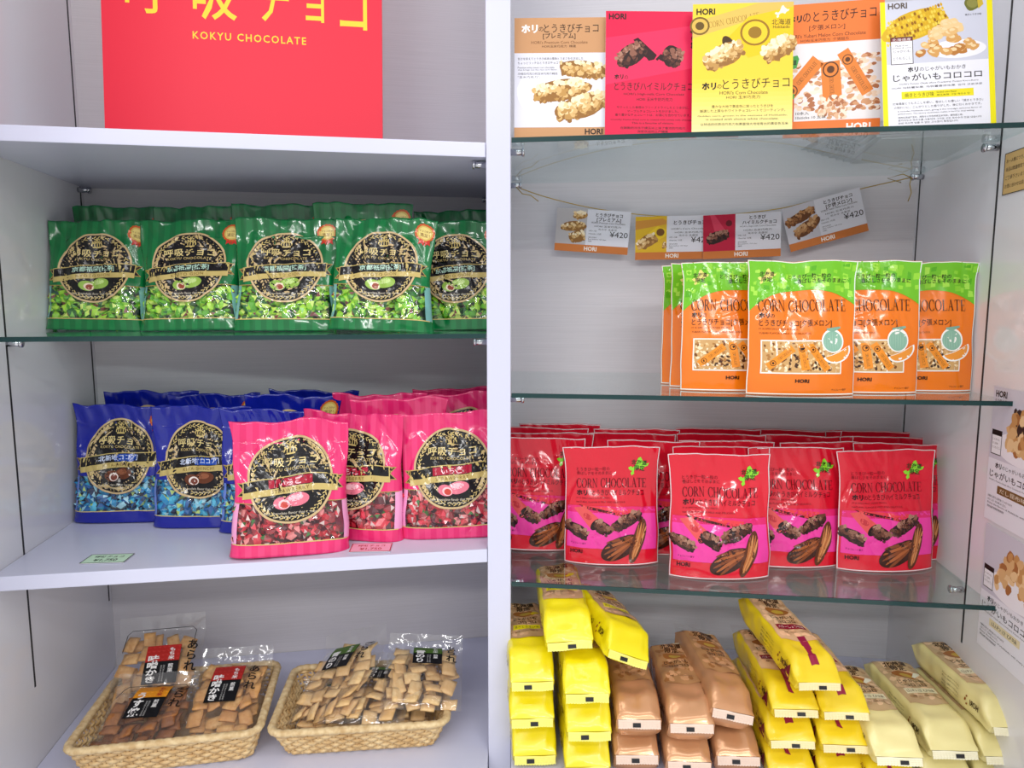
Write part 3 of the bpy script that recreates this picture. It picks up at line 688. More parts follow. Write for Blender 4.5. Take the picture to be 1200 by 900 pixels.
for px, d, var, yw, ln, rl, lab in (
    (186, .276, 1, -.08, .0, .0, 'blue candy bag behind the two left ones, its top edge showing'),
    (262, .236, 0, -.12, .0, -.04, 'blue candy bag behind the second one, crumpled top sticking up'),
    (345, .192, 1, -.08, .0, .03, 'blue candy bag in the second row next to the pink tops'),
    (372, .256, 0, -.10, .0, .0, 'blue candy bag furthest back, next to the dark pink tops')):
    put('blue', var, foot('L', px, d, WT), AL + yw, ln, lab, 'candy bag', gb, rl, sz=1.07)
gp = 'pink bags on the white shelf'
for px, py, var, yw, ln, rl, lab in (
    (335, 654, 0, .12, .09, .03, 'pink candy bag standing furthest forward, alone at the shelf edge'),
    (409, 634, 1, -.34, .06, .02, 'pink candy bag turned sideways between two other pink bags'),
    (530, 632, 2, -.06, .03, -.01, 'pink candy bag at the right end beside the centre post')):
    q = at(px, py, WT); put('pink', var, q + Vector((0, .021, 0)), AL + yw, ln, lab, 'candy bag', gp, rl, sx=1.03)
for px, d, var, yw, ln, rl, lab in (
    (470, .126, 2, -.06, .0, .0, 'pink candy bag in the second row behind the sideways one'),
    (544, .172, 0, -.08, .0, .0, 'pink candy bag in the second row behind the right-hand one'),
    (450, .186, 1, -.05, .0, .0, 'dark shaded pink candy bag at the back left'),
    (536, .232, 2, -.05, .0, .0, 'dark shaded pink candy bag at the back right, tallest top')):
    put('pink', var, foot('L', px, d, WT), AL + yw, ln, lab, 'candy bag', gp, rl, sz=1.08)
OT = Z6 + .0032
go = 'orange pouches on the glass shelf'
for px, d, var, yw, ln, lab in (
    (936, .034, 0, .06, .03, 'orange and green pouch standing in front of the other orange ones'),
    (856, .068, 1, .08, .02, 'orange and green pouch left of the front one, half its face showing'),
    (1009, .066, 1, .00, .02, 'orange and green pouch right behind the front one, melon showing'),
    (1073, .098, 0, -.03, .0, 'orange and green pouch at the right end of the row'),
    (841, .104, 0, .08, .01, 'orange and green pouch second from the left, narrow strip showing'),
    (829, .140, 1, .08, .01, 'orange and green pouch at the far left, thinnest strip showing')):
    put('orange', var, foot('R', px, d, OT), -AR + yw, ln, lab, 'pouch', go)
RT = Z7 + .0032
gr = 'red pouches on the lowest glass shelf'
for px, py, var, yw, ln, lab in (
    (632, 646, 0, .12, .03, 'red pouch at the left end of the front rows beside the centre post'),
    (718, 663, 1, .06, .02, 'red pouch with deep creases at its top, second from the left in front'),
    (846, 680, 2, .06, .03, 'red pouch standing furthest forward, in the middle'),
    (934, 666, 0, .12, .02, 'red pouch just right of the foremost one, left side covered'),
    (1043, 671, 1, .12, .03, 'red pouch at the right end of the front row, whole face in view')):
    q = at(px, py, RT); put('red', var, q + Vector((0, .017, 0)), -AR + yw, ln, lab, 'pouch', gr, (.0, -.012, .015, -.01, .008)[int(px) % 5])
for px, d, var, yw, ln, lab in (
    (764, .142, 2, .05, .02, 'red pouch behind the creased one, cacao pod showing beside it'),
    (842, .106, 0, .05, .02, 'red pouch right behind the foremost one'),
    (965, .164, 1, .10, .02, 'red pouch behind the gap between the two right-hand ones'),
    (644, .186, 1, .05, .02, 'red pouch behind the leftmost one, its top edge showing'),
    (1052, .164, 2, .05, .03, 'red pouch second in line at the right end'),
    (738, .194, 0, .0, .02, 'red pouch in the third row behind the creased one'),
    (848, .156, 1, .0, .02, 'red pouch in the third row behind the foremost one'),
    (942, .214, 2, .0, .02, 'red pouch in the third row, second from the right'),
    (1034, .212, 0, .0, .02, 'red pouch in the third row at the right end'),
    (640, .230, 2, .0, .02, 'red pouch in the third row at the left end, top edge only'),
    (744, .240, 1, .0, .01, 'red pouch in the fourth row, second from the left, top edge only'),
    (842, .206, 0, .0, .02, 'red pouch in the fourth row behind the foremost one, top edge only'),
    (655, .274, 1, .0, .0, 'dark shaded red pouch in the last row at the left'),
    (838, .256, 0, .0, .0, 'dark shaded red pouch in the last row behind the foremost one'),
    (930, .262, 2, .0, .0, 'dark shaded red pouch in the last row, second from the right'),
    (1014, .262, 0, .0, .0, 'dark shaded red pouch in the last row at the right')):
    put('red', var, foot('R', px, d, RT), -AR + yw, ln, lab, 'pouch', gr)
# ================================================================== SIGN AND CARDS
def card(name, art, w, h, p, rot, label, cat, group=None, thick=.0008, m=None, colr=None):
    t_ = thing(name, label, cat, group, p, rot)
    bm = bmesh.new(); box_bm(bm, (-w / 2, 0, 0), (w / 2, thick, h)); bm_obj('board', bm, m or M['paper'], t_)
    art.build('printed_face', M['card'], t_, flat_map(w, h, -.0002, .00004)); return t_
# red sign on the top white shelf
a = Art(328, 420); a.rect(0, 0, 328, 420, (226, 44, 66), 0, 2, 2)
Y0 = 420 - 184; YEL = (238, 208, 60)
for ch, x0, x1, yc, hh in (('呼', 27, 79, -6, 56), ('吸', 104, 155, -4, 58), ('チ', 178, 216, -2, 50), ('ョ', 236, 258, 3, 36), ('コ', 277, 310, 3, 48)):
    a.text(ch, x0, x1, Y0 + yc, YEL, 2, h=hh, bold=.008)
a.text('KOKYU CHOCOLATE', 103, 236, Y0 + 44, YEL, 2, bold=.012, spacing=1.25, h=9)
M['red_board'] = mat('red_sign_board', (214, 34, 58), .5)
p = foot('L', 290, .13, Z1T)
card('shop_sign', a, .366, .469, p + Vector((0, 0, .0006)), (-.05, .012, AL - .04), 'large red sign with yellow lettering on the top white shelf', 'sign', None, .006, M['red_board'])
def lines(a, x0, x1, y, dy, rows, col, l=3, h=9):
    for i, r in enumerate(rows):
        k = min(1, len(r) / max(len(q) for q in rows)); a.text(r, x0, x0 + (x1 - x0) * k, y + i * dy, col, l, h=h)
def clines(a, xc, w, y, dy, rows, col, l=3, h=10):
    m_ = max(len(q) for q in rows)
    for i, r in enumerate(rows): k = w * max(.35, len(r) / m_) / 2; a.text(r, xc - k, xc + k, y + i * dy, col, l, h=h)
K = (30, 24, 22)
def art_premium():
    random.seed(51); a = Art(422, 555); a.rect(0, 0, 422, 555, (198, 148, 104), 0, 2, 2); a.rect(0, 160, 422, 498, (222, 222, 232), 1, 2, 2)
    a.ell(260, 330, 250, 165, (236, 236, 242), 1.2, 0, 2, 40) if False else None
    pts = [(12 + 240 - 240 * math.cos(t_), 330 + 168 * math.sin(t_)) for t_ in [math.pi / 2 * (1 - i / 12) for i in range(13)]] + [(12, 320), (40, 262), (422, 262), (422, 498)]
    a.poly(pts, (234, 234, 242), 1.4)
    kori(a, 32, 108, 50, (246, 244, 240)); a.text('の', 112, 134, 52, K, 4); a.text('とうきびチョコ', 136, 388, 48, K, 4, h=40); a.text('[プレミアム]', 132, 282, 84, K, 4, bold=.01)
    a.text("HORI's Premium Corn Chocolate", 78, 338, 112, (120, 80, 50), 3, h=13); a.text('HORI玉米巧克力  精選', 128, 284, 130, (90, 60, 40), 3, h=12)
    lines(a, 16, 318, 186, 19, ['甘さを抑えてとうきび本来の風味とうまさを引き出した', 'ちょっとリッチなとうきびチョコです。'], K, h=12)
    lines(a, 16, 200, 226, 11, ['Premium white sweet corn chocolate', 'that brings out the real corn flavor.'], K, h=8); lines(a, 16, 200, 254, 15, ['浓缩白巧克力的玉米巧克力精选', '"玉米巧克力"。'], K, h=10)
    a.lumps(320, 236, 236, 78, .1, CREAM, 110, 13, 2); a.lumps(218, 330, 272, 98, -.14, CREAM, 150, 14, 3); a.lumps(312, 402, 260, 104, -.3, CREAM, 150, 15, 4.2)
    a.rect(0, 498, 422, 555, (198, 148, 104), 6, 2, 2); hori(a, 326, 408, 518, K, 7); return a
def art_highmilk():
    random.seed(52); a = Art(422, 565); a.rect(0, 0, 422, 565, (222, 24, 72), 0, 2, 2)
    a.poly([(0, 120), (422, 60), (422, 250), (0, 330)], (232, 44, 90), .5); hori(a, 14, 94, 24, K)
    a.poly([(128, 128), (150, 118), (238, 196), (226, 216), (200, 222)], (48, 14, 18), 1.5); a.lumps(120, 196, 150, 92, -.55, CHOC, 80, 12, 2); a.lumps(310, 200, 96, 96, .35, CHOC, 60, 12, 2); a.lumps(416, 120, 30, 110, 0, CHOC, 30, 12, 2)
    a.poly([(232, 214), (256, 190), (266, 196), (240, 222)], (48, 14, 18), 1.5)
    kori(a, 42, 84, 294, K); a.text('の', 88, 106, 296, K, 4); a.text('とうきびハイミルクチョコ', 42, 404, 336, K, 4, h=36)
    a.text("HORI's High-milk Corn Chocolate", 86, 366, 372, K, 3, h=14); a.text('HORI 玉米牛奶巧克力', 146, 312, 394, K, 3, h=15)
    clines(a, 222, 350, 430, 17, ['サクッとした食感のフリーズドライしたとうきびに、', 'マーブルチョコレートをかけました。', '香り豊かなチョコレートは、お酒にも合わせています。'], K, h=12)
    clines(a, 222, 390, 486, 14, ['Crunchy freeze-dried corn is coated with sweet milk chocolate.', 'This is a favorite of visitors.'], K, h=9); clines(a, 222, 300, 522, 16, ['在酥脆的冷冻干燥玉米上涂了香浓的巧克力', '深受欢迎的土产糖果'], K, h=11); return a
def art_yellow():
    random.seed(53); a = Art(448, 575); a.rect(0, 0, 448, 575, (240, 206, 60), 0, 2, 2)
    for i in range(12): a.rect(0, 330 + i * 20, 448, 350 + i * 20, (242, 208 + i * 2, 66 + i * 9), .3, 1, 1)
    a.poly([(0, 80), (300, -0), (448, 0), (448, 20), (0, 150)], (222, 186, 90), .8); a.serif('CORN CHOCOLATE', 70, 300, 74, 26, (150, 110, 30), 1, rot=-.17)
    a.ell(32, 96, 44, 40, (120, 92, 30), 1, 0, 1, 24); a.ell(32, 96, 36, 32, (214, 178, 80), 1.2, 0, 1, 24); a.ell(32, 96, 20, 18, (100, 76, 24), 1.4, 0, 1, 16)
    a.poly([(160, 148), (250, 60), (448, 20), (448, 190), (250, 240)], (238, 196, 20), 1.6); a.ell(168, 190, 26, 54, (70, 46, 10), 1.8, -.55, 1, 20)
    a.ell(278, 130, 66, 58, (150, 112, 20), 2, 0, 1, 28); a.ell(278, 130, 56, 49, (238, 200, 40), 2.2, 0, 1, 28); a.ell(278, 130, 30, 26, (150, 112, 20), 2.4, 0, 1, 18)
    a.lumps(140, 228, 190, 96, -.42, CREAM, 120, 14, 3, (170, 120, 50)); a.lumps(386, 200, 160, 90, -.5, CREAM, 100, 14, 3, (170, 120, 50))
    hori(a, 16, 100, 34, K); hokkaido(a, 364, 14, 66, 56, (250, 244, 214), 3); a.text('北海道', 352, 436, 86, K, 5); a.text('Hokkaido', 358, 432, 108, K, 5, h=14)
    kori(a, 44, 108, 362, K); a.text('の', 112, 132, 364, K, 4); a.text('とうきびチョコ', 136, 434, 352, K, 4, h=46, rot=-.02)
    a.text("HORI's Corn Chocolate", 124, 338, 392, K, 3, h=15); a.text('HORI 玉米巧克力', 154, 304, 412, K, 3, h=15)
    clines(a, 226, 380, 452, 19, ['豊かな大地で黄金色に実ったとうきびを', '厳選した上質なホワイトチョコレートでコーティング。'], K, h=13)
    clines(a, 226, 400, 494, 14, ['Golden corn, grown in the vastness of Hokkaido,', 'is coated with choice white chocolate.'], K, h=9); a.text('以特选的优质白巧克力包裹富饶大地培育出的黄金色玉米', 40, 430, 530, K, 3, h=12); return a
def art_melon():
    random.seed(54); a = Art(404, 570); O_ = (232, 120, 52); a.rect(0, 0, 404, 570, O_, 0, 2, 2)
    a.rect(0, 168, 404, 500, (232, 226, 226), 1, 2, 2)
    pal = [(176, 110, 72), (206, 150, 108), (224, 180, 144), (238, 208, 180), (246, 226, 206)]
    for i in range(330):
        x, y = random.uniform(4, 400), random.uniform(205, 460)
        if y < 260 - x * .12: continue
        r = random.uniform(9, 18); a.ell(min(390, max(14, x)), y, r, r * .6, random.choice(pal), 1.2 + i * .003, random.uniform(-.6, .3), 1, 7, .1)
    for (x0, y0, x1, y1, w) in ((6, 400, 140, 240, 30), (190, 250, 206, 420, 40), (240, 210, 350, 390, 26)):
        dx, dy = x1 - x0, y1 - y0; L = math.hypot(dx, dy); nx, ny = -dy / L * w, dx / L * w
        a.poly([(x0 + nx, y0 + ny), (x1 + nx, y1 + ny), (x1 - nx, y1 - ny), (x0 - nx, y0 - ny)], (224, 128, 50), 3)
        cx, cy = x0 + dx * .2, y0 + dy * .2; a.ell(cx, cy, w * .85, w * .85, (90, 50, 20), 3.2, 0, 1, 20); a.ell(cx, cy, w * .7, w * .7, (224, 128, 50), 3.3, 0, 1, 20); a.ell(cx, cy, w * .4, w * .4, (90, 50, 20), 3.4, 0, 1, 14)
        a.serif('CORN CHOCOLATE', x0 + dx * .66 - L * .28, x0 + dx * .66 + L * .28, y0 + dy * .66, 18, (80, 44, 18), 3.5, rot=math.atan2(dy, dx))
    for i in range(70): x, y = random.uniform(150, 260), random.uniform(400, 490); a.ell(x, y, 12, 8, random.choice(pal), 3.8 + i * .003, random.uniform(0, 3), 1, 7, .1)
    a.poly([(2, 226), (52, 216), (60, 232), (50, 270), (4, 282)], (70, 160, 70), 4.2); a.text('海道', 6, 50, 246, K, 4.5, bold=.02)
    a.rect(2, 402, 44, 500, (206, 84, 40), 4.2, 1, 1); a.rect(2, 380, 44, 402, (90, 170, 70), 4.3, 1, 1)
    kori(a, 6, 66, 62, K, 4); a.text('のとうきびチョコ', 70, 372, 54, K, 4, h=46, rot=-.02); a.text('[夕張メロン]', 98, 246, 104, K, 4, h=26)
    a.text("HORI's Yubari Melon Corn Chocolate", 8, 332, 136, (90, 44, 20), 3, h=15); a.text('HORI玉米巧克力  夕張甜瓜', 64, 264, 156, (80, 40, 20), 3, h=13)
    a.text('10本入', 52, 108, 466, K, 5, h=14); a.text('10sticks 10 支装', 52, 180, 484, K, 5, h=13)
    a.rect(0, 500, 404, 570, O_, 6, 2, 2); hori(a, 266, 366, 532, (246, 236, 228), 7); return a
def art_potato():
    random.seed(55); a = Art(484, 590); a.rect(0, 0, 484, 590, (236, 236, 244), 0, 2, 2); a.rect(0, 0, 22, 590, (240, 228, 20), 1, 1, 1); a.rect(460, 0, 484, 590, (240, 228, 20), 1, 1, 1)
    a.rect(22, 0, 460, 290, (206, 208, 222), .5, 1, 1); a.ell(330, 236, 122, 42, (240, 240, 246), 1.1, 0, 1, 30)
    a.lumps(150, 116, 300, 130, -.3, [(130, 88, 14), (190, 146, 20), (222, 184, 40), (236, 206, 70), (240, 214, 90)], 10, 12, 1.4, (214, 174, 40))
    for r in range(6):
        for c in range(24):
            x = -140 + c * 12; y = -50 + r * 19; X = 150 + x * .955 + y * .296; Y = 116 - x * .296 + y * .955
            if abs(x) < 145 and X > 26: a.ell(X, Y, 5.4, 8.4, random.choice([(228, 190, 46), (214, 168, 30), (236, 206, 80), (150, 100, 24)]), 2.4, -.3, 1, 8)
    pal = [(186, 124, 60), (214, 160, 92), (228, 184, 120), (238, 204, 148)]
    for i in range(46):
        t_ = random.uniform(0, 1); y = 112 + t_ * 150; x = 290 + random.uniform(-1, 1) * (30 + 108 * t_); r = random.uniform(20, 30); a.ell(x, min(y, 246), r, r * .68, pal[min(3, int((1 - t_) * 3 + random.uniform(0, 1.4)))], 3 + .02 * i, random.uniform(-.6, .6), 1, 9, .08); a.ell(x - 4, min(y, 246) - 5, r * .55, r * .3, (240, 212, 164), 3.015 + .02 * i, random.uniform(-.4, .4), 1, 8, .08)
    hori(a, 34, 118, 22, (96, 84, 76)); a.ell(398, 34, 34, 32, (110, 112, 50), 3, 0, 1, 20, .06); a.ell(398, 34, 24, 20, (140, 138, 70), 3.2, .4, 1, 16); a.poly([(420, 20), (440, 14), (446, 40), (424, 60)], (206, 178, 60), 3.3); a.text('焼きとうきび味', 366, 436, 84, K, 4, h=10)
    a.rect(40, 166, 138, 292, (70, 60, 60), 4.2, 1, 1); a.rect(43, 169, 135, 289, (238, 238, 244), 4.4, 1, 1); a.rect(43, 169, 135, 186, (120, 40, 40), 4.5, 1, 1)
    a.text('北海道産', 48, 130, 178, (240, 236, 236), 5, h=13); clines(a, 89, 80, 206, 11, ['Made from', 'potato & corn'], K, 5, 7); a.text('じゃがいも', 54, 124, 232, K, 5, h=13); a.text('とうもろこし', 50, 128, 264, K, 5, h=13)
    kori(a, 112, 158, 318, K, 3); a.text('のじゃがいもおかき', 164, 362, 318, K, 3, h=20); a.text('じゃがいもコロコロ', 48, 430, 354, K, 3, h=34, bold=.008)
    a.text("HORI's Potato Okaki (Rice Crackers): Potato Koro-Koro", 74, 414, 384, K, 3, h=9); a.text('HORI 马铃薯米果  马铃薯香浓米果  감자 코로코로', 40, 430, 400, K, 3, h=9)
    a.rect(82, 418, 392, 452, (238, 224, 40), 2, 1, 1); a.text('焼きとうきび味', 96, 222, 435, K, 3, h=20); a.text('Grilled corn flavor', 234, 320, 428, K, 3, h=8); a.text('烤玉米味  구운 옥수수 맛', 234, 376, 441, K, 3, h=9)
    clines(a, 236, 390, 472, 18, ['北海道産とうもろこしを使い、香ばしくも優しい「焼きとうきび」', 'の味わいに。こんがりとした香りがした、後に引くおかきです。'], K, h=11)
    lines(a, 64, 424, 508, 12, ['It includes Hokkaido corn, giving it the nostalgic delicious flavor of', 'grilled corn. The savory sweetness makes it hard to stop eating.'], K, h=8); lines(a, 64, 424, 536, 13, ['使用北海道产玉米，再现令人怀念的烤玉米风味，越吃越上瘾。', '홋카이도산 옥수수를 사용하여 그리운 구운 옥수수의 맛을 냈습니다.', '한번 먹으면 멈출 수 없는 고소함이 특징입니다.'], K, h=9); return a
gc = 'product cards on the top glass shelf'; CT = Z5 + .0034
for ar, px, d, w, h, ln, yw, rl, lab in (
    (art_premium(), 656, .022, .117, .157, .12, .10, .0, 'brown and white product card with cream corn sticks, leftmost on the glass shelf'),
    (art_highmilk(), 762, .024, .115, .160, .12, .12, .01, 'red glossy product card with chocolate corn pieces, second from the left'),
    (art_yellow(), 869, .020, .122, .161, .10, .06, .0, 'yellow product card with white chocolate corn bar, in the middle of the row'),
    (art_melon(), 973, .046, .114, .164, .06, -.06, .0, 'orange product card with three wrapped sticks, fourth from the left'),
    (art_potato(), 1101, .016, .1265, .156, .14, .02, -.03, 'white product card with yellow side stripes and corn cob, rightmost of the row')):
    card('product_card', ar, w, h, foot('R', px, d, CT), (-ln, rl, -AR + yw), lab, 'card', gc)
# pile of spare leaflets lying behind the rightmost card
random.seed(5)
for i in range(8):
    p = foot('R', 1072 - i * 8.0, .140 + .003 * i, CT) + Vector((0, 0, .0002 + i * .0034))
    bm = bmesh.new(); box_bm(bm, (-.062, -.075, 0), (.062, .085, .0028), .0005)
    tag(bm_obj('leaflet_bundle', bm, M['paper']), ('%s white leaflet bundle of the fanned pile behind the rightmost card' % ['lowest', 'second lowest', 'third lowest', 'fourth lowest', 'fourth highest', 'third highest', 'second highest', 'topmost'][i]), 'leaflets', 'leaflet pile on the top glass shelf')
    o = COL.objects[-1]; o.location = p; o.rotation_euler = (0, 0, -AR - .10 + .028 * i)
# ---------------- gold string with four hanging price cards
DS = ER - .020
pp = [(605, 219), (640, 231), (690, 243), (745, 251), (800, 254), (850, 252), (910, 245), (950, 236), (1010, 221), (1068, 208)]
cp = [on_d('R', x, y, DS) for x, y in pp]; path = []
for i in range(len(cp) - 1):
    a0, a1, a2, a3 = cp[max(0, i - 1)], cp[i], cp[i + 1], cp[min(len(cp) - 1, i + 2)]
    for k in range(6):
        t_ = k / 6; path.append(.5 * ((2 * a1) + (a2 - a0) * t_ + (2 * a0 - 5 * a1 + 4 * a2 - a3) * t_ * t_ + (3 * a1 - a0 - 3 * a2 + a3) * t_ ** 3))
path.append(cp[-1])
gs = thing('gold_string', 'thin gold string strung between two shelf pins with price cards', 'string', None, (0, 0, 0))
v, f = tube(path, .0008, 5); mesh_obj('cord', v, f, M['string'], gs, smooth=True)
for q in ([(605, 219), (612, 227), (622, 229), (631, 236)], [(1068, 208), (1066, 216), (1068, 226), (1064, 236)], [(1068, 208), (1058, 204), (1040, 209), (1056, 214)]):
    v, f = tube([on_d('R', x, y, DS - .003) for x, y in q], .0008, 5); mesh_obj('loose_end', v, f, M['string'], gs, smooth=True)
def price_art(kind):
    random.seed(len(kind)); a = Art(336, 196); B = (206, 122, 58); a.rect(0, 0, 336, 196, (226, 228, 236), 0, 2, 2)
    x1 = 140
    bg = {'premium': (190, 186, 186), 'plain': (226, 184, 40), 'highmilk': (190, 20, 60), 'melon': (206, 206, 214)}[kind]; a.rect(0, 0, x1, 164, bg, 1, 1, 1)
    if kind == 'premium': [a.lumps(*q, CREAM, 36, 8, 2) for q in ((108, 28, 64, 36, 0), (80, 80, 118, 46, -.1), (100, 126, 76, 54, -.2))]
    if kind == 'plain': a.poly([(0, 20), (120, 10), (138, 20), (138, 36), (0, 60)], (214, 150, 60), 1.4); a.poly([(60, 74), (100, 44), (138, 60), (138, 90), (100, 108)], (240, 204, 40), 1.6); a.ell(112, 72, 18, 17, (120, 80, 30), 2, 0, 1, 16); a.lumps(52, 112, 96, 54, -.5, CREAM, 40, 9, 3); a.lumps(130, 130, 18, 30, 0, CREAM, 12, 6, 3)
    if kind == 'highmilk': a.poly([(30, 0), (50, 0), (110, 90), (60, 110)], (216, 60, 90), 1.4); a.lumps(62, 100, 104, 52, -.3, CHOC, 44, 8, 2); a.ell(112, 40, 14, 14, (110, 10, 30), 2, 0, 1, 14)
    if kind == 'melon': a.lumps(70, 56, 140, 46, -.25, [(110, 66, 34), (150, 98, 54), (184, 130, 80), (206, 160, 110)], 60, 8, 2); a.lumps(90, 108, 130, 54, -.4, [(110, 66, 34), (150, 98, 54), (190, 140, 90), (212, 170, 120)], 60, 9, 3)
    if kind in ('premium', 'melon'): a.text('とうきびチョコ', 178, 300, 22, K, 3, bold=.02); a.text('[プレミアム]' if kind == 'premium' else '[夕張メロン]', 184, 294, 44, K, 3, bold=.02)
    elif kind == 'plain': a.text('とうきびチョコ', 170, 312, 30, K, 3, bold=.02)
    else: a.text('とうきび', 200, 270, 18, K, 3, bold=.02); a.text('ハイミルクチョコ', 170, 316, 40, K, 3, bold=.02)
    a.text({'premium': "HORI's Premium Corn Chocolate", 'plain': "HORI's Corn Chocolate", 'highmilk': "HORI's High-milk Corn Chocolate", 'melon': "HORI's Yubari Melon Corn Chocolate"}[kind], 160, 314, 58, K, 3, h=8)
    clines(a, 236, 120, 74, 14, ['HORI 玉米巧克力', '옥수수 초콜릿'], K, 3, 9)
    a.text('¥420', 248, 330, 108, K, 4, h=26); lines(a, 152, 210, 96, 13, ['10本入 小袋', '10sticks 10支'], K, 3, 8); lines(a, 152, 234, 126, 9, ['保存方法 常温保存', 'Best before 150 days', '賞味期限'], K, 3, 6)
    a.rect(0, 162, 336, 196, B, 5, 1, 1); hori(a, 136, 194, 179, (244, 236, 226), 6); return a
gpc = 'price cards on the gold string'
for kind, px, py, rl, dd, lab in (
    ('premium', 692, 296, .075, 0, 'price card with cream corn sticks, leftmost on the gold string'),
    ('plain', 788, 304, -.008, 0, 'price card with yellow picture, second on the gold string'),
    ('highmilk', 869, 302, -.035, .004, 'price card with red picture, third on the gold string'),
    ('melon', 972, 283, -.27, 0, 'tilted price card with brown corn bars, rightmost on the gold string')):
    p = on_d('R', px, py, DS - .0035 - dd); card('price_card', price_art(kind), .121, .0695, p, (.04, rl, -AR), lab, 'price card', gpc, .0005)
# ---------------- posters stuck on the right wall
def wall_poster(px0, py0, px1, py1, w, art, label, name='wall_poster'):
    q0, q1 = on_wall('R', px0, py0), on_wall('R', px1, py1)
    dR = (RP(1, 0) - RP(0, 0)); nR = (RP(0, 1) - RP(0, 0)); far = (q0 + q1) / 2; h = abs(q0.z - q1.z)
    p = far - nR * (w / 2) - dR * .0012; p.z = min(q0.z, q1.z)
    card(name, art, w, h, p, (0, 0, -AR - math.pi / 2), label, 'poster', 'notices on the right wall', .0006)
def art_wall(dark):
    random.seed(70 + dark); a = Art(420, 600); a.rect(0, 0, 420, 600, (232, 232, 240), 0, 2, 2); a.rect(0, 0, 420, 320, (206, 204, 216), 1, 1, 1)
    a.ell(250, 250, 200, 70, (240, 238, 244), 1.2, 0, 1, 30)
    pal = [(170, 112, 62), (200, 148, 90), (220, 178, 124), (234, 200, 150)] + ([(60, 40, 36)] if dark else [])
    for i in range(60): t_ = random.random(); r = random.uniform(22, 34); a.ell(250 + random.uniform(-1, 1) * (60 + 90 * t_), 90 + 170 * t_, r, r * .75, random.choice(pal), 2 + .02 * i, random.uniform(0, 3), 1, 9, .08)
    hori(a, 20, 110, 30, K) if dark else None
    a.rect(14, 190, 96, 300, K, 3.4, 1, 1); a.rect(18, 194, 92, 296, (240, 240, 244), 3.6, 1, 1); a.rect(18, 194, 92, 214, K, 3.7, 1, 1); lines(a, 24, 88, 232, 18, ['じゃがいも', 'だし昆布', 'とうもろこし'], K, 4, 10)
    kori(a, 60, 110, 346, K); a.text('のじゃがいもおかき', 116, 340, 346, K, 3, h=20); a.text('じゃがいもコロコロ', 20, 400, 386, K, 3, h=34, bold=.01)
    a.text("HORI's Potato Okaki (Rice Crackers): Potato Koro-Koro", 20, 400, 416, K, 3, h=9); a.rect(90, 432, 330, 468, (120, 92, 50) if dark else (226, 214, 176), 2, 1, 1); a.text('だし昆布味' if dark else '山わさび味', 110, 310, 450, (236, 226, 206) if dark else K, 3, h=20)
    lines(a, 20, 400, 490, 16, ['北海道の上質なだし昆布を使ったじゃがいもおかき', 'のおいしさを、ぜひお楽しみください。', 'Enjoy the flavors of Hokkaido with every bite', '使用北海道产的优质食材制成的米果'], K, 3, 11); return a
wall_poster(1166, 452, 1155, 606, .112, art_wall(1), 'white poster of dark mixed snacks on the right wall, upper of two')
wall_poster(1156, 612, 1147, 754, .112, art_wall(0), 'white poster of pale snacks on the right wall, lower of two')
a = Art(300, 300); a.rect(0, 0, 300, 300, (206, 172, 110), 0, 1, 1); a.rect(0, 0, 300, 6, K, 1, 1, 1); a.rect(0, 294, 300, 300, K, 1, 1, 1); a.rect(0, 0, 6, 300, K, 1, 1, 1)
lines(a, 20, 290, 60, 60, ['お一人様につき、北海道限定', '商品は数量限定です。何卒', 'ご了承下さいますよう。', 'お問い合わせは店員まで'], K, 3, 30)
wall_poster(1178, 181, 1177, 229, .07, a, 'small tan notice with black lettering on the right wall near the top shelf', 'wall_notice')
# ---------------- paper price tags lying on the white shelf
def shelf_tag(px, py, bg, ink, label, yw):
    a = Art(200, 110); a.rect(0, 0, 200, 110, ink, 0, 1, 1); a.rect(5, 5, 195, 105, bg, 1, 1, 1); a.text('呼吸チョコ', 34, 166, 34, ink, 2, bold=.02); a.text('¥1,750', 46, 154, 76, ink, 2, bold=.02)
    p = on_z(px, py, WT + .0003); t_ = thing('price_tag', label, 'price tag', 'price tags on the white shelf', p, (-math.pi / 2, 0, AL + yw))
    w, h = .0545, .032
    bm = bmesh.new(); box_bm(bm, (-w / 2, 0, -h / 2), (w / 2, .0006, h / 2)); o = bm_obj('board', bm, M['paper'], t_); o.location.y = -.0006
    f0 = flat_map(w, h, -.0008, .00004); a.build('printed_face', M['card'], t_, lambda u, v, l: (f0(u, v, l)[0], f0(u, v, l)[1], f0(u, v, l)[2] - h / 2))
shelf_tag(126, 655, (196, 226, 200), (26, 50, 34), 'pale green price tag lying on the white shelf near the blue bags', -.08)
shelf_tag(435, 642, (246, 170, 196), (190, 20, 50), 'pink price tag lying on the white shelf below the pink bags', -.10)
# ================================================================== WICKER BASKETS
def straw_mat(name, c0, c1, sc):
    m, nt, b = new_mat(name); b.inputs['Roughness'].default_value = .6
    tc = nt.nodes.new('ShaderNodeTexCoord'); n = nt.nodes.new('ShaderNodeTexNoise'); n.inputs['Scale'].default_value = sc; n.inputs['Detail'].default_value = 4
    r = nt.nodes.new('ShaderNodeValToRGB'); r.color_ramp.elements[0].position = .32; r.color_ramp.elements[1].position = .68
    r.color_ramp.elements[0].color = lin(c0); r.color_ramp.elements[1].color = lin(c1)
    nt.links.new(tc.outputs['Object'], n.inputs[0]); nt.links.new(n.outputs[0], r.inputs[0]); nt.links.new(r.outputs[0], b.inputs['Base Color']); return m
M['straw'] = straw_mat('woven_straw', (206, 166, 108), (236, 208, 156), 70)
M['straw2'] = straw_mat('rim_straw', (198, 164, 112), (232, 208, 160), 120)
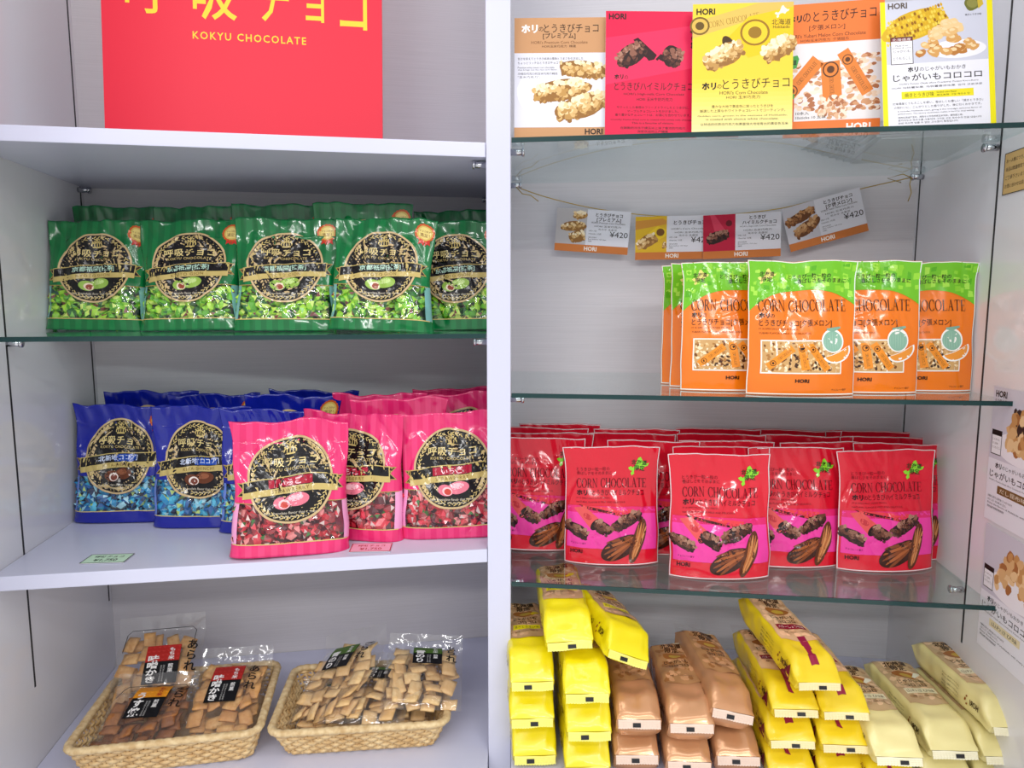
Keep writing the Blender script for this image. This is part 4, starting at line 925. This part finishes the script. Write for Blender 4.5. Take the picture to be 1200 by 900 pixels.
def rrect(w, d, r, n):
    per = 2 * (w + d - 4 * r) + 2 * math.pi * r; pts = []
    for i in range(n):
        s = per * i / n; segs = [(w - 2 * r, 0), (math.pi * r / 2, 1), (d - 2 * r, 2), (math.pi * r / 2, 3), (w - 2 * r, 4), (math.pi * r / 2, 5), (d - 2 * r, 6), (math.pi * r / 2, 7)]
        for L, k in segs:
            if s <= L: break
            s -= L
        hw, hd = w / 2, d / 2
        if k == 0: p, q = (-hw + r + s, -hd), (0, -1)
        elif k == 2: p, q = (hw, -hd + r + s), (1, 0)
        elif k == 4: p, q = (hw - r - s, hd), (0, 1)
        elif k == 6: p, q = (-hw, hd - r - s), (-1, 0)
        else:
            c = [(hw - r, -hd + r), (hw - r, hd - r), (-hw + r, hd - r), (-hw + r, -hd + r)][(k - 1) // 2]; a0 = [-math.pi / 2, 0, math.pi / 2, math.pi][(k - 1) // 2] + s / r
            p, q = (c[0] + r * math.cos(a0), c[1] + r * math.sin(a0)), (math.cos(a0), math.sin(a0))
        pts.append((Vector((p[0], p[1], 0)), Vector((q[0], q[1], 0))))
    return pts
def basket(label, p, yaw, w, d, wb, db, h, rows=7, ns=72):
    t_ = thing('wicker_basket', label, 'basket', 'wicker baskets on the bottom board', p, (0, 0, yaw))
    v, f = prism([tuple(q[0])[:2] for q in rrect(wb - .004, db - .004, .012, 40)], 0.0, .003); mesh_obj('base', v, f, M['straw'], t_)
    P0 = rrect(wb, db, .014, ns * 4); P1 = rrect(w, d, .018, ns * 4)
    at_ = lambda i, k: (P0[i % (ns * 4)][0].lerp(P1[i % (ns * 4)][0], k) + Vector((0, 0, .003 + k * (h - .003))), P0[i % (ns * 4)][1])
    for i in range(ns):
        path = [at_(4 * i, k / 6)[0] for k in range(7)]; v, f = tube(path, .0021, 4); mesh_obj('stake', v, f, M['straw'], t_)
    for r in range(rows):
        k = (r + .5) / rows * .93; path = []
        for i in range(ns * 4):
            q, n = at_(i, k); path.append(q + n * (.0021 * math.cos(math.pi * i / 4 + math.pi * r)) )
        v, f = tube(path, (h / rows) * .46, 6, True, .34); mesh_obj('weaving_strand', v, f, M['straw'], t_, smooth=True)
    path = []
    for i in range(ns * 4): q, n = at_(i, 1.0); path.append(q)
    V, Fc = [], []
    v, f = tube(path, .0052, 8, True, 1.15)
    for j, q in enumerate(v):                    # wrapped rim: ring grooves
        i = j // 8; c = path[i]; k = 1.0 if i % 4 else .86; v[j] = c + (q - c) * k
    mesh_obj('rim', v, f, M['straw2'], t_, smooth=True); return t_
# ---------------- clear bags of rice crackers
def cracker_mat(name, c0, c1, c2):
    m = straw_mat(name, c0, c1, 160); nt = m.node_tree; b = nt.nodes['Principled BSDF']
    oi = nt.nodes.new('ShaderNodeObjectInfo'); mx = nt.nodes.new('ShaderNodeMix'); mx.data_type = 'RGBA'; src = b.inputs['Base Color'].links[0].from_socket
    mu = nt.nodes.new('ShaderNodeMath'); mu.operation = 'MULTIPLY'; mu.inputs[1].default_value = .7
    nt.links.new(oi.outputs['Random'], mu.inputs[0]); nt.links.new(mu.outputs[0], mx.inputs[0]); nt.links.new(src, mx.inputs[6]); mx.inputs[7].default_value = lin(c2); nt.links.new(mx.outputs[2], b.inputs['Base Color'])
    b.inputs['Roughness'].default_value = .55; return m
M['cracker_tan'] = cracker_mat('tan_rice_cracker', (206, 150, 84), (232, 188, 124), (196, 136, 78))
M['cracker_brown'] = cracker_mat('soy_rice_cracker', (150, 92, 44), (190, 128, 70), (126, 74, 38))
M['cracker_pale'] = cracker_mat('pale_rice_cracker', (222, 182, 122), (240, 210, 156), (214, 168, 108))
random.seed(21); cracker_meshes = {}
for mk in ('cracker_tan', 'cracker_brown', 'cracker_pale'):
    cracker_meshes[mk] = []
    for i in range(4):
        bm = bmesh.new(); w, d, h = random.uniform(.021, .027), random.uniform(.016, .021), random.uniform(.0045, .006); bmesh.ops.create_grid(bm, x_segments=4, y_segments=3, size=.5)
        top = [(v.co.x * w, v.co.y * d) for v in bm.verts]; fs = [tuple(q.index for q in f_.verts) for f_ in bm.faces]; bm.verts.index_update(); fs = [tuple(v.index for v in f_.verts) for f_ in bm.faces]; bm.free()
        sd = random.uniform(0, 99); V = []
        for sg in (1, -1):
            for x, y in top:
                e = 1 - .5 * max(abs(2 * x / w), abs(2 * y / d)) ** 5; V.append((x * (1 + .06 * nz(x * 90, y * 90, sd)), y * (1 + .08 * nz(x * 80, sd, y * 90)), sg * h / 2 * e + nz(x * 70, y * 70, sd) * .0028 + x * x * 6 * (1 if i % 2 else -1)))
        n = len(top); F2 = list(fs) + [tuple(n + k for k in reversed(q)) for q in fs]
        ec = {}
        for q in fs:
            for k in range(len(q)): e = (q[k], q[(k + 1) % len(q)]); ec[e] = 1
        for (p_, q_) in list(ec):
            if (q_, p_) not in ec: F2.append((q_, p_, n + p_, n + q_))
        me = bpy.data.meshes.new('cracker'); me.from_pydata(V, [], F2); me.materials.append(M[mk]); me.polygons.foreach_set('use_smooth', [True] * len(F2)); me.update(); cracker_meshes[mk].append(me)
def arare_label(kind):
    a = Art(150, 200); top = {'red': (176, 40, 34), 'orange': (228, 148, 30), 'green': (74, 110, 36)}[kind]; WH = (240, 238, 234)
    a.rect(0, 0, 150, 200, (20, 20, 22), 0, 2, 2); a.rect(0, 0, 150, 86, top, 1, 2, 2)
    for i in range(7):
        for j in range(4): a.poly([(i * 22, j * 22 + 4), (i * 22 + 10, j * 22 + 14), (i * 22 + 20, j * 22 + 4), (i * 22 + 10, j * 22 + 8)], tuple(min(255, c + 18) for c in top), 1.2)
    a.text({'red': '味噌かき', 'orange': 'うす焼', 'green': '青のり'}[kind], 12, 62, 122, WH, 3, vertical=True, h=140, bold=.03)
    a.text('もち米', 100, 128, 48, WH if kind != 'orange' else (176, 40, 34), 3, vertical=True, h=66, bold=.02); a.text('煎菓', 104, 128, 124, WH, 3, vertical=True, h=46, bold=.01)
    for k in range(2): a.text('国内産もち米使用', 72 + k * 12, 80 + k * 12, 150, (190, 188, 184), 3, vertical=True, h=84)
    return a
def cracker_bag(label, p, rot, kind, mk, n, w=.125, l=.165, T=.017, seed=1, frame=False, lab=(0, .0, .046, .060), yflip=False):
    random.seed(seed * 17 + 3); t_ = thing('cracker_bag', label, 'cracker bag', 'clear bags of rice crackers in the baskets', p, rot)
    hf = lambda x, y: T * max(0, 1 - abs(2 * x / w) ** 3.2) ** .6 * max(0, 1 - abs((y + l * .06) / (l * .43)) ** 3.0) ** .55
    wv = lambda x, y, s: nz(x * 40, y * 40, seed + s) * .0022 + nz(x * 90, y * 30, seed + s + 4) * .0012
    nx, ny = 26, 34
    V, Fc = [], []
    for s in (1, -1):
        for j in range(ny + 1):
            for i in range(nx + 1):
                x = w * (i / nx - .5); y = l * (j / ny - .5); up = max(0, (y / l - .36)) * .14
                V.append((x, y, s * (hf(x, y) + .0003) + wv(x, y, 0 if hf(x, y) < .002 else s * 7) * (1 if s > 0 or hf(x, y) < .002 else .3) + up))
    N = (nx + 1) * (ny + 1)
    for j in range(ny):
        for i in range(nx): q = j * (nx + 1) + i; Fc += [(q, q + 1, q + nx + 2, q + nx + 1), (N + q, N + q + nx + 1, N + q + nx + 2, N + q + 1)]
    mesh_obj('clear_film', V, Fc, M['film_loose'], t_, smooth=True)
    k = 0; tries = 0
    cell = [(i, j, q) for q in (0, 1) for i in range(4) for j in range(6)]; random.shuffle(cell)
    for i, j, q in sorted(cell[:n], key=lambda c: c[2]):
        x = (i - 1.5) * w * .215 + random.uniform(-.004, .004); y = (j - 2.7) * l * .135 + random.uniform(-.004, .004) - l * .03; hh = hf(x, y)
        if hh < T * .45: continue
        o = link(bpy.data.objects.new('cracker', random.choice(cracker_meshes[mk])), t_)
        o.location = (x, y, (hh - .0048) if q else (-.35 * hh + random.uniform(0, .002))); o.rotation_euler = (random.uniform(-.32, .32), random.uniform(-.28, .28), random.choice((0, math.pi / 2)) + random.uniform(-.35, .35))
    lx, ly, lw, lh = lab; ar = arare_label(kind)
    ar.build('paper_label', M['card'], t_, lambda u, v, ll: (lx + (u - .5) * lw, ly + (.5 - v) * lh, hf(lx + (u - .5) * lw, ly + (.5 - v) * lh) * .8 + T * .2 + .0022 + ll * .00008))
    ar = Art(60, 150); ar.text('あられ', 6, 54, 75, (24, 22, 22), 0, vertical=True, h=140, bold=.02)
    ax = lx + lw * .82; ar.build('brush_lettering', M['card'], t_, lambda u, v, ll: (ax + (u - .5) * .02, ly + .012 + (.5 - v) * .052, hf(ax + (u - .5) * .02, ly + .012 + (.5 - v) * .052) + .0026))
    if frame:
        x0, x1, y0, y1 = -w * .40, w * .40, l * .18, l * .40; pts = []
        for i in range(24): t0 = i / 24; pts.append((x0 + (x1 - x0) * t0, y1))
        V, Fc = tube([(x0, y0, hf(x0, y0) + .004), (x0, y1 - .006, .006), (x0 + .006, y1, .0065), (x1 - .006, y1, .0065), (x1, y1 - .006, .006), (x1, y0, hf(x1, y0) + .004)], .0005, 4); mesh_obj('printed_frame', V, Fc, M['groove'], t_)
    return t_
ZBK = Z4 + .0006
b1 = on_z(196, 906, ZBK) + Vector((-.018, .088, 0)) ; b2 = on_z(427, 881, ZBK) + Vector((-.012, .072, 0))
basket('woven straw basket standing next to the left wall, holding brown crackers', b1, AL + .02, .240, .186, .214, .160, .046)
basket('woven straw basket nearer the centre post, holding pale crackers', b2, AL - .06, .240, .172, .206, .142, .043)
def in_b(b, yaw, x, y, z): return b + Matrix.Rotation(yaw, 3, 'Z') @ Vector((x, y, z))
Y1, Y2 = AL + .02, AL - .06
cracker_bag('clear cracker bag with red label standing at the back of the left basket', in_b(b1, Y1, -.054, .064, .062), (.74, .0, Y1 + .02), 'red', 'cracker_tan', 30, seed=1, frame=True, lab=(.010, .006, .048, .058))
cracker_bag('clear cracker bag with orange label lying at the front of the left basket', in_b(b1, Y1, -.046, -.016, .040), (.26, .0, Y1 - .08), 'orange', 'cracker_brown', 34, l=.125, w=.115, seed=2, frame=True, lab=(.002, .012, .046, .064))
cracker_bag('clear cracker bag with red label in the right half of the left basket', in_b(b1, Y1, .060, .004, .044), (.32, .0, Y1 - .06), 'red', 'cracker_tan', 40, l=.160, w=.105, seed=3, lab=(-.004, .012, .044, .068))
cracker_bag('clear cracker bag lying deep in the front left of the right basket', in_b(b2, Y2, -.048, -.002, .022), (.04, -.03, Y2 + .05), 'green', 'cracker_pale', 36, w=.096, l=.12, T=.014, seed=4, lab=(.0, .05, .03, .02))
cracker_bag('clear cracker bag lying deep in the right of the right basket', in_b(b2, Y2, .050, -.002, .022), (.04, .03, Y2 - .03), 'green', 'cracker_pale', 36, w=.096, l=.12, T=.014, seed=5, lab=(.0, .05, .03, .02))
cracker_bag('clear cracker bag in the middle of the right basket under two others', in_b(b2, Y2, .010, -.008, .050), (.12, .0, Y2 - .15), 'green', 'cracker_pale', 36, w=.12, l=.135, T=.015, seed=6, lab=(.006, .03, .036, .04))
cracker_bag('tilted clear cracker bag with green label on top left of the right basket', in_b(b2, Y2, -.036, .012, .066), (.32, -.34, Y2 - .40), 'green', 'cracker_pale', 40, w=.115, l=.155, seed=7, lab=(-.004, .024, .046, .05))
cracker_bag('clear cracker bag with green label on top right of the right basket', in_b(b2, Y2, .086, .000, .068), (.22, .08, Y2 - .02), 'green', 'cracker_pale', 40, w=.115, l=.135, seed=8, lab=(.004, .024, .044, .042))
# ================================================================== LONG SNACK BAGS IN STACKS
SN_W, SN_L, SN_H = .060, .180, .050
KIND = {'yellow': dict(main=(240, 222, 16), side=(236, 214, 10), win=(196, 158, 118), seal=(244, 236, 120), band=(244, 228, 30), ink=(60, 40, 24), flav='焼きとうきび味'),
        'brown': dict(main=(206, 152, 108), side=(172, 104, 62), win=(186, 138, 92), seal=(232, 208, 190), band=(226, 214, 176), ink=(70, 40, 24), flav=''),
        'maroon': dict(main=(238, 208, 34), side=(236, 196, 20), win=(226, 184, 138), seal=(240, 224, 170), band=(150, 32, 52), ink=(70, 40, 24), flav='バターしょうゆ味'),
        'cream': dict(main=(238, 226, 158), side=(232, 214, 140), win=(206, 176, 132), seal=(244, 238, 206), band=(238, 230, 190), ink=(70, 48, 28), flav='山わさび味')}
for k, q in KIND.items():
    M['sn_' + k] = foil_mat(k + '_snack_film', q['main'], .2 if k == 'brown' else .28, (30, .8, .007, True), None, .25 if k == 'brown' else 0); M['seal_' + k] = mat(k + '_end_seal', q['seal'], .35, coat=.3)
M['ink'] = mat('black_print_mark', (22, 22, 26), .4)
ZF = {'yellow': .015, 'brown': .026, 'maroon': .019, 'cream': .016}
def snack_bag(kind, seed):
    q = KIND[kind]; random.seed(900 + seed); t_ = thing(kind + '_snack_bag'); sd = seed * 3.7
    def sec(y):
        s = y / SN_L; zf = ZF[kind]
        if y < .027: k = min(1, y / .027) ** .75; return SN_W / 2 * (.96 + .04 * k), zf * (1 - min(1, y / .007)) , zf + (SN_H - zf) * k
        if s > .86: k = math.sin((1 - s) / .14 * math.pi / 2) ** .8; zf = SN_H * .62; return SN_W / 2 * (.97 + .03 * k), zf * (1 - k), zf + (SN_H - zf) * k
        return SN_W / 2, 0, SN_H
    def surf(y, an):
        hw, z0, z1 = sec(y); n = 4.6; c, s = math.cos(an), math.sin(an)
        x = hw * math.copysign(abs(c) ** (2 / n), c); z = (z0 + z1) / 2 + max(.0003, (z1 - z0) / 2) * math.copysign(abs(s) ** (2 / n), s)
        up = max(0, s); x += nz(y * 60, an * 2, sd) * .0016; z += (nz(x * 60 + sd, y * 45, sd) * .0024 + nz(x * 25, y * 18, sd + 5) * .003) * up * min(1, (z1 - z0) / .02)
        if y < .05 and s > 0:                 # gathered folds running up from the seal
            kk = math.sin(math.pi * min(1, y / .05)); z -= kk * (.0050 * math.exp(-(x / .011) ** 2) + .0026 * abs(math.sin(x * 150 + sd)) ) * up
        y2 = y - .0025 * nz(x * 70, z * 70, sd + 8) * (1 if .004 < y < .03 else 0)
        return (x, y2, max(.0002, z))
    ny, na = 40, 36; V, Fc = [], []
    for j in range(ny + 1):
        y = SN_L * (.5 - .5 * math.cos(math.pi * j / ny)) * .6 + SN_L * j / ny * .4
        for i in range(na): V.append(surf(y, 2 * math.pi * i / na))
    for j in range(ny):
        for i in range(na): Fc.append((j * na + i, j * na + (i + 1) % na, (j + 1) * na + (i + 1) % na, (j + 1) * na + i))
    Fc = [tuple(reversed(f_)) for f_ in Fc]
    mesh_obj('body', V, Fc, M['sn_' + kind], t_, smooth=True)
    # print on the top face, far end first
    a = Art(260, 660); I = q['ink']
    a.strip(8, 252, 6, lambda x: 452 + 30 * math.sin(x / 260 * math.pi), q['win'], 1, 10, 22)
    for i in range(90):
        x, y = random.uniform(30, 230), random.uniform(26, 440); r = random.uniform(14, 24); w_ = q['win']; dv = random.choice((-26, -12, 10, 22, 30)); a.ell(x, y, r, r * .8, tuple(max(0, min(255, c + dv + (6 if k == 0 else 0))) for k, c in enumerate(w_)), 1.2 + .004 * i, random.uniform(0, 3), 1, 9, .1)
    a.ell(200, 40, 44, 22, {'yellow': (240, 214, 30), 'brown': (236, 226, 190), 'maroon': (170, 30, 44), 'cream': (240, 232, 200)}[kind], 2, 0, 2, 18); a.text('サクサク', 172, 228, 40, I if kind != 'maroon' else (250, 230, 210), 3)
    a.text('北海道', 56, 206, 88, I, 3, bold=.03); a.text('限定', 84, 178, 134, I, 3, bold=.03)
    a.ell(128, 200, 78, 36, (172, 108, 52), 2, .15, 2, 24, .04); a.ell(134, 204, 40, 18, (206, 168, 62), 2.4, .15, 2, 18, .06)
    if kind in ('yellow', 'cream'): a.poly([(170, 214), (196, 180), (236, 182), (224, 204), (184, 226)], (238, 206, 40) if kind == 'yellow' else (240, 238, 216), 2.8)
    a.text('じゃがいも', 50, 210, 262, I, 3, bold=.02); a.text('コロコロ', 76, 200, 304, I, 3, bold=.03)
    if q['flav']: a.strip(36, 226, 332, 378, q['band'], 2.5, 6, 2); a.text(q['flav'], 46, 216, 355, I if kind != 'maroon' else (250, 230, 220), 3, h=24)
    a.text('米菓（じゃがいもおかき）', 56, 206, 404, I, 3, h=12)
    if kind == 'maroon': a.strip(112, 162, lambda x: 440, 610, (150, 36, 66), 1.5, 2, 12)
    hw0 = SN_W / 2
    def top(u, v, l):
        y = SN_L * (.97 - v * .95); x = (u - .5) * SN_W * .9; hw, z0, z1 = sec(y); n = 4.6; c = min(.999, abs(x) / hw); an_s = (1 - c ** n) ** (1 / n); an = math.atan2(an_s ** (n / 2), math.copysign(c ** (n / 2), x)); p_ = surf(y, an)
        return (p_[0], p_[1] - (.0004 if y < .03 else 0), p_[2] + .0007 + l * .00012)
    a.build('top_print', M['print'], t_, top, True)
    # writing on both long sides
    for sg in (-1, 1):
        b = Art(600, 160); b.text('HORI', 40, 120, 80, I, 2, bold=.03)
        for k in range(3): b.ell(150 + 14 * (k % 2), 60 + 20 * k, 9, 6, (150, 90, 40), 2, .6, 1, 10)
        for r in range(4): b.text('じゃがいもコロコロ 北海道産じゃがいも使用', 230, 420, 40 + 22 * r, I, 2, h=10) if kind in ('cream', 'maroon') else None
        if kind in ('yellow', 'brown'): b.text('じゃがいもコロコロ', 250, 440, 80, I, 2, bold=.02)
        if kind == 'maroon': b.poly([(8, 20), (110, 150), (8, 150)], (120, 20, 46), 1); [b.ell(40 + 12 * i + 6 * (j % 2), 140 - 11 * j, 3.2, 3.2, (120, 20, 46), 1.2, 0, 1, 7) for i in range(9) for j in range(10 - i)]
        def smap(u, v, l, sg=sg):
            y = (.03 + (u if sg < 0 else u) * .66) * SN_L + .012; zt = SN_H * (.86 - .72 * v); an = math.asin(max(-.999, min(.999, math.copysign(abs((zt - SN_H / 2) / (SN_H / 2)) ** 1.8, zt - SN_H / 2)))); p_ = surf(y, an if sg > 0 else math.pi - an); return (p_[0] + sg * (.0006 + l * .0001), p_[1], p_[2])
        b2_ = Art(600, 160); b2_.__dict__.update(b.__dict__)
        if sg > 0: b2_.V = [(600 - x if False else x, y, l) for x, y, l in b.V]
        b2_.build('side_print', M['print'], t_, (lambda u, v, l: smap(u, v, l)) if sg > 0 else (lambda u, v, l: smap(1 - u, v, l) if False else smap(u, v, l)))
    # crimped end seal with registration mark
    V, Fc = [], []; n = 30; hw = SN_W * .45
    for i in range(n + 1):
        x = -hw + 2 * hw * i / n; wob = nz(x * 50, 1, sd) * .0012
        zt = ZF[kind] + wob; zb = ZF[kind] - .0105 + wob + (.0009 if i % 2 else 0)
        V += [(x, -.0004, zt), (x, -.0040, zb), (x, -.0034, zb - .0002), (x, .0004, zt - .0004)]
    for i in range(n):
        for k in range(4): p_ = i * 4 + k; r = i * 4 + (k + 1) % 4; Fc.append((p_, r, r + 4, p_ + 4))
    Fc += [(3, 2, 1, 0), (4 * n, 4 * n + 1, 4 * n + 2, 4 * n + 3)]
    es = mesh_obj('end_seal', V, Fc, M['seal_' + kind], t_)
    mx = random.uniform(-.012, .006); v, f = prism([(mx - .005, 0), (mx + .005, 0), (mx + .005, .0004), (mx - .005, .0004)], 0, .0052); mk = mesh_obj('printed_mark', v, f, M['ink'], es); mk.location = (0, -.0042, ZF[kind] - .0080); mk.rotation_euler = (-.34, 0, 0)
    for i in range(3): V, Fc = tube([(-hw, -.0016 - i * .0009, ZF[kind] - .0025 - i * .0024), (hw, -.0016 - i * .0009, ZF[kind] - .0025 - i * .0024)], .00032, 4); mesh_obj('crimp_rib', V, Fc, M['seal_' + kind], es)
    # loose flap at the far end
    V = []; n = 16
    for i in range(n + 1): x = -SN_W * .47 + SN_W * .94 * i / n; V += [(x, SN_L - .002, SN_H * .62), (x * 1.05, SN_L + .014, SN_H * .62 + .008 + nz(x * 40, sd, 2) * .006)]
    mesh_obj('clear_flap', V, [(2 * i, 2 * i + 2, 2 * i + 3, 2 * i + 1) for i in range(n)], M['film_loose'], t_, smooth=True)
    return t_
sn = {k: [snack_bag(k, i + 1 + 5 * j) for i in range(2)] for j, k in enumerate(KIND)}; sused = set()
def lay(kind, var, p, yaw, label, pitch=0.0, roll=0.0):
    key = (kind, var % 2); o = sn[kind][var % 2]
    if key in sused: o = copy_tree(o)
    else: sused.add(key)
    o.location = p; o.rotation_euler = (pitch, roll, yaw); tag(o, label, 'snack bag', kind + ' snack bags in the bottom compartment'); return o
def column(kind, px, d, yaw, levels, labels, sz=1.0, z0=0.0):
    random.seed(int(px)); base = foot('R', px, d, Z8)
    for i in range(levels):
        p = base + Vector((random.uniform(-1, 1) * .002, random.uniform(-1, 1) * .003, .0006 + z0 + i * (SN_H * sz + .0012)))
        lay(kind, i + int(px), p, yaw + random.uniform(-.02, .02), labels[levels - 1 - i]).scale = (1, 1, sz)
nth = ['top', 'second', 'third', 'fourth']
def L(kind, where, n): return ['%s snack bag, %s from the top, stack %s' % (kind, nth[i], where) if i else '%s snack bag on top of the stack %s' % (kind, where) for i in range(n)]
column('yellow', 625, -.050, .05, 3, L('bright yellow', 'beside the centre post', 3))
column('yellow', 688, -.068, .03, 3, L('bright yellow', 'second from the centre post', 3))
column('brown', 748, -.052, -.01, 2, L('copper brown', 'next to the yellow ones', 2))
column('brown', 807, -.052, -.03, 2, L('copper brown', 'amid the copper ones', 2))
column('brown', 865, -.036, -.05, 1, ['copper brown snack bag under the rolled copper one'])
column('maroon', 927, -.040, -.05, 3, L('yellow and maroon', 'nearest the copper bags', 3), .8)
column('maroon', 988, -.040, -.05, 3, L('yellow and maroon', 'next to the cream bags', 3), .8)
column('maroon', 1049, -.058, -.05, 1, ['yellow and maroon snack bag underneath the leftmost cream one'], .8)
column('cream', 1049, -.058, -.07, 1, ['pale cream snack bag leftmost of the cream ones'], .86, SN_H * .8 + .0018)
column('cream', 1114, -.040, -.05, 2, L('pale cream', 'between two other cream stacks', 2), .86)
column('cream', 1180, -.040, -.05, 3, L('pale cream', 'beside the right wall', 3), .80)
# loose bags on top of the stacks
HT = Z8 + 3 * (SN_H + .0014)
lay('yellow', 0, foot('R', 668, -.050, HT + .008), .03, 'bright yellow snack bag tipped up on top of both yellow stacks', .05, -.06).scale = (1.06, 1, .92)
lay('yellow', 1, foot('R', 732, -.056, HT - .003), .24, 'bright yellow snack bag slipping sideways toward the copper bags', .0, .42).scale = (1.06, .9, .9)
lay('brown', 1, foot('R', 853, -.040, Z8 + SN_H + .014), .04, 'copper brown snack bag rolled onto its side on top', .03, .24)
lay('maroon', 0, foot('R', 958, -.050, Z8 + 3 * (SN_H * .8 + .0014) + .003), .10, 'yellow and maroon snack bag lying across both striped stacks', .10, .08)
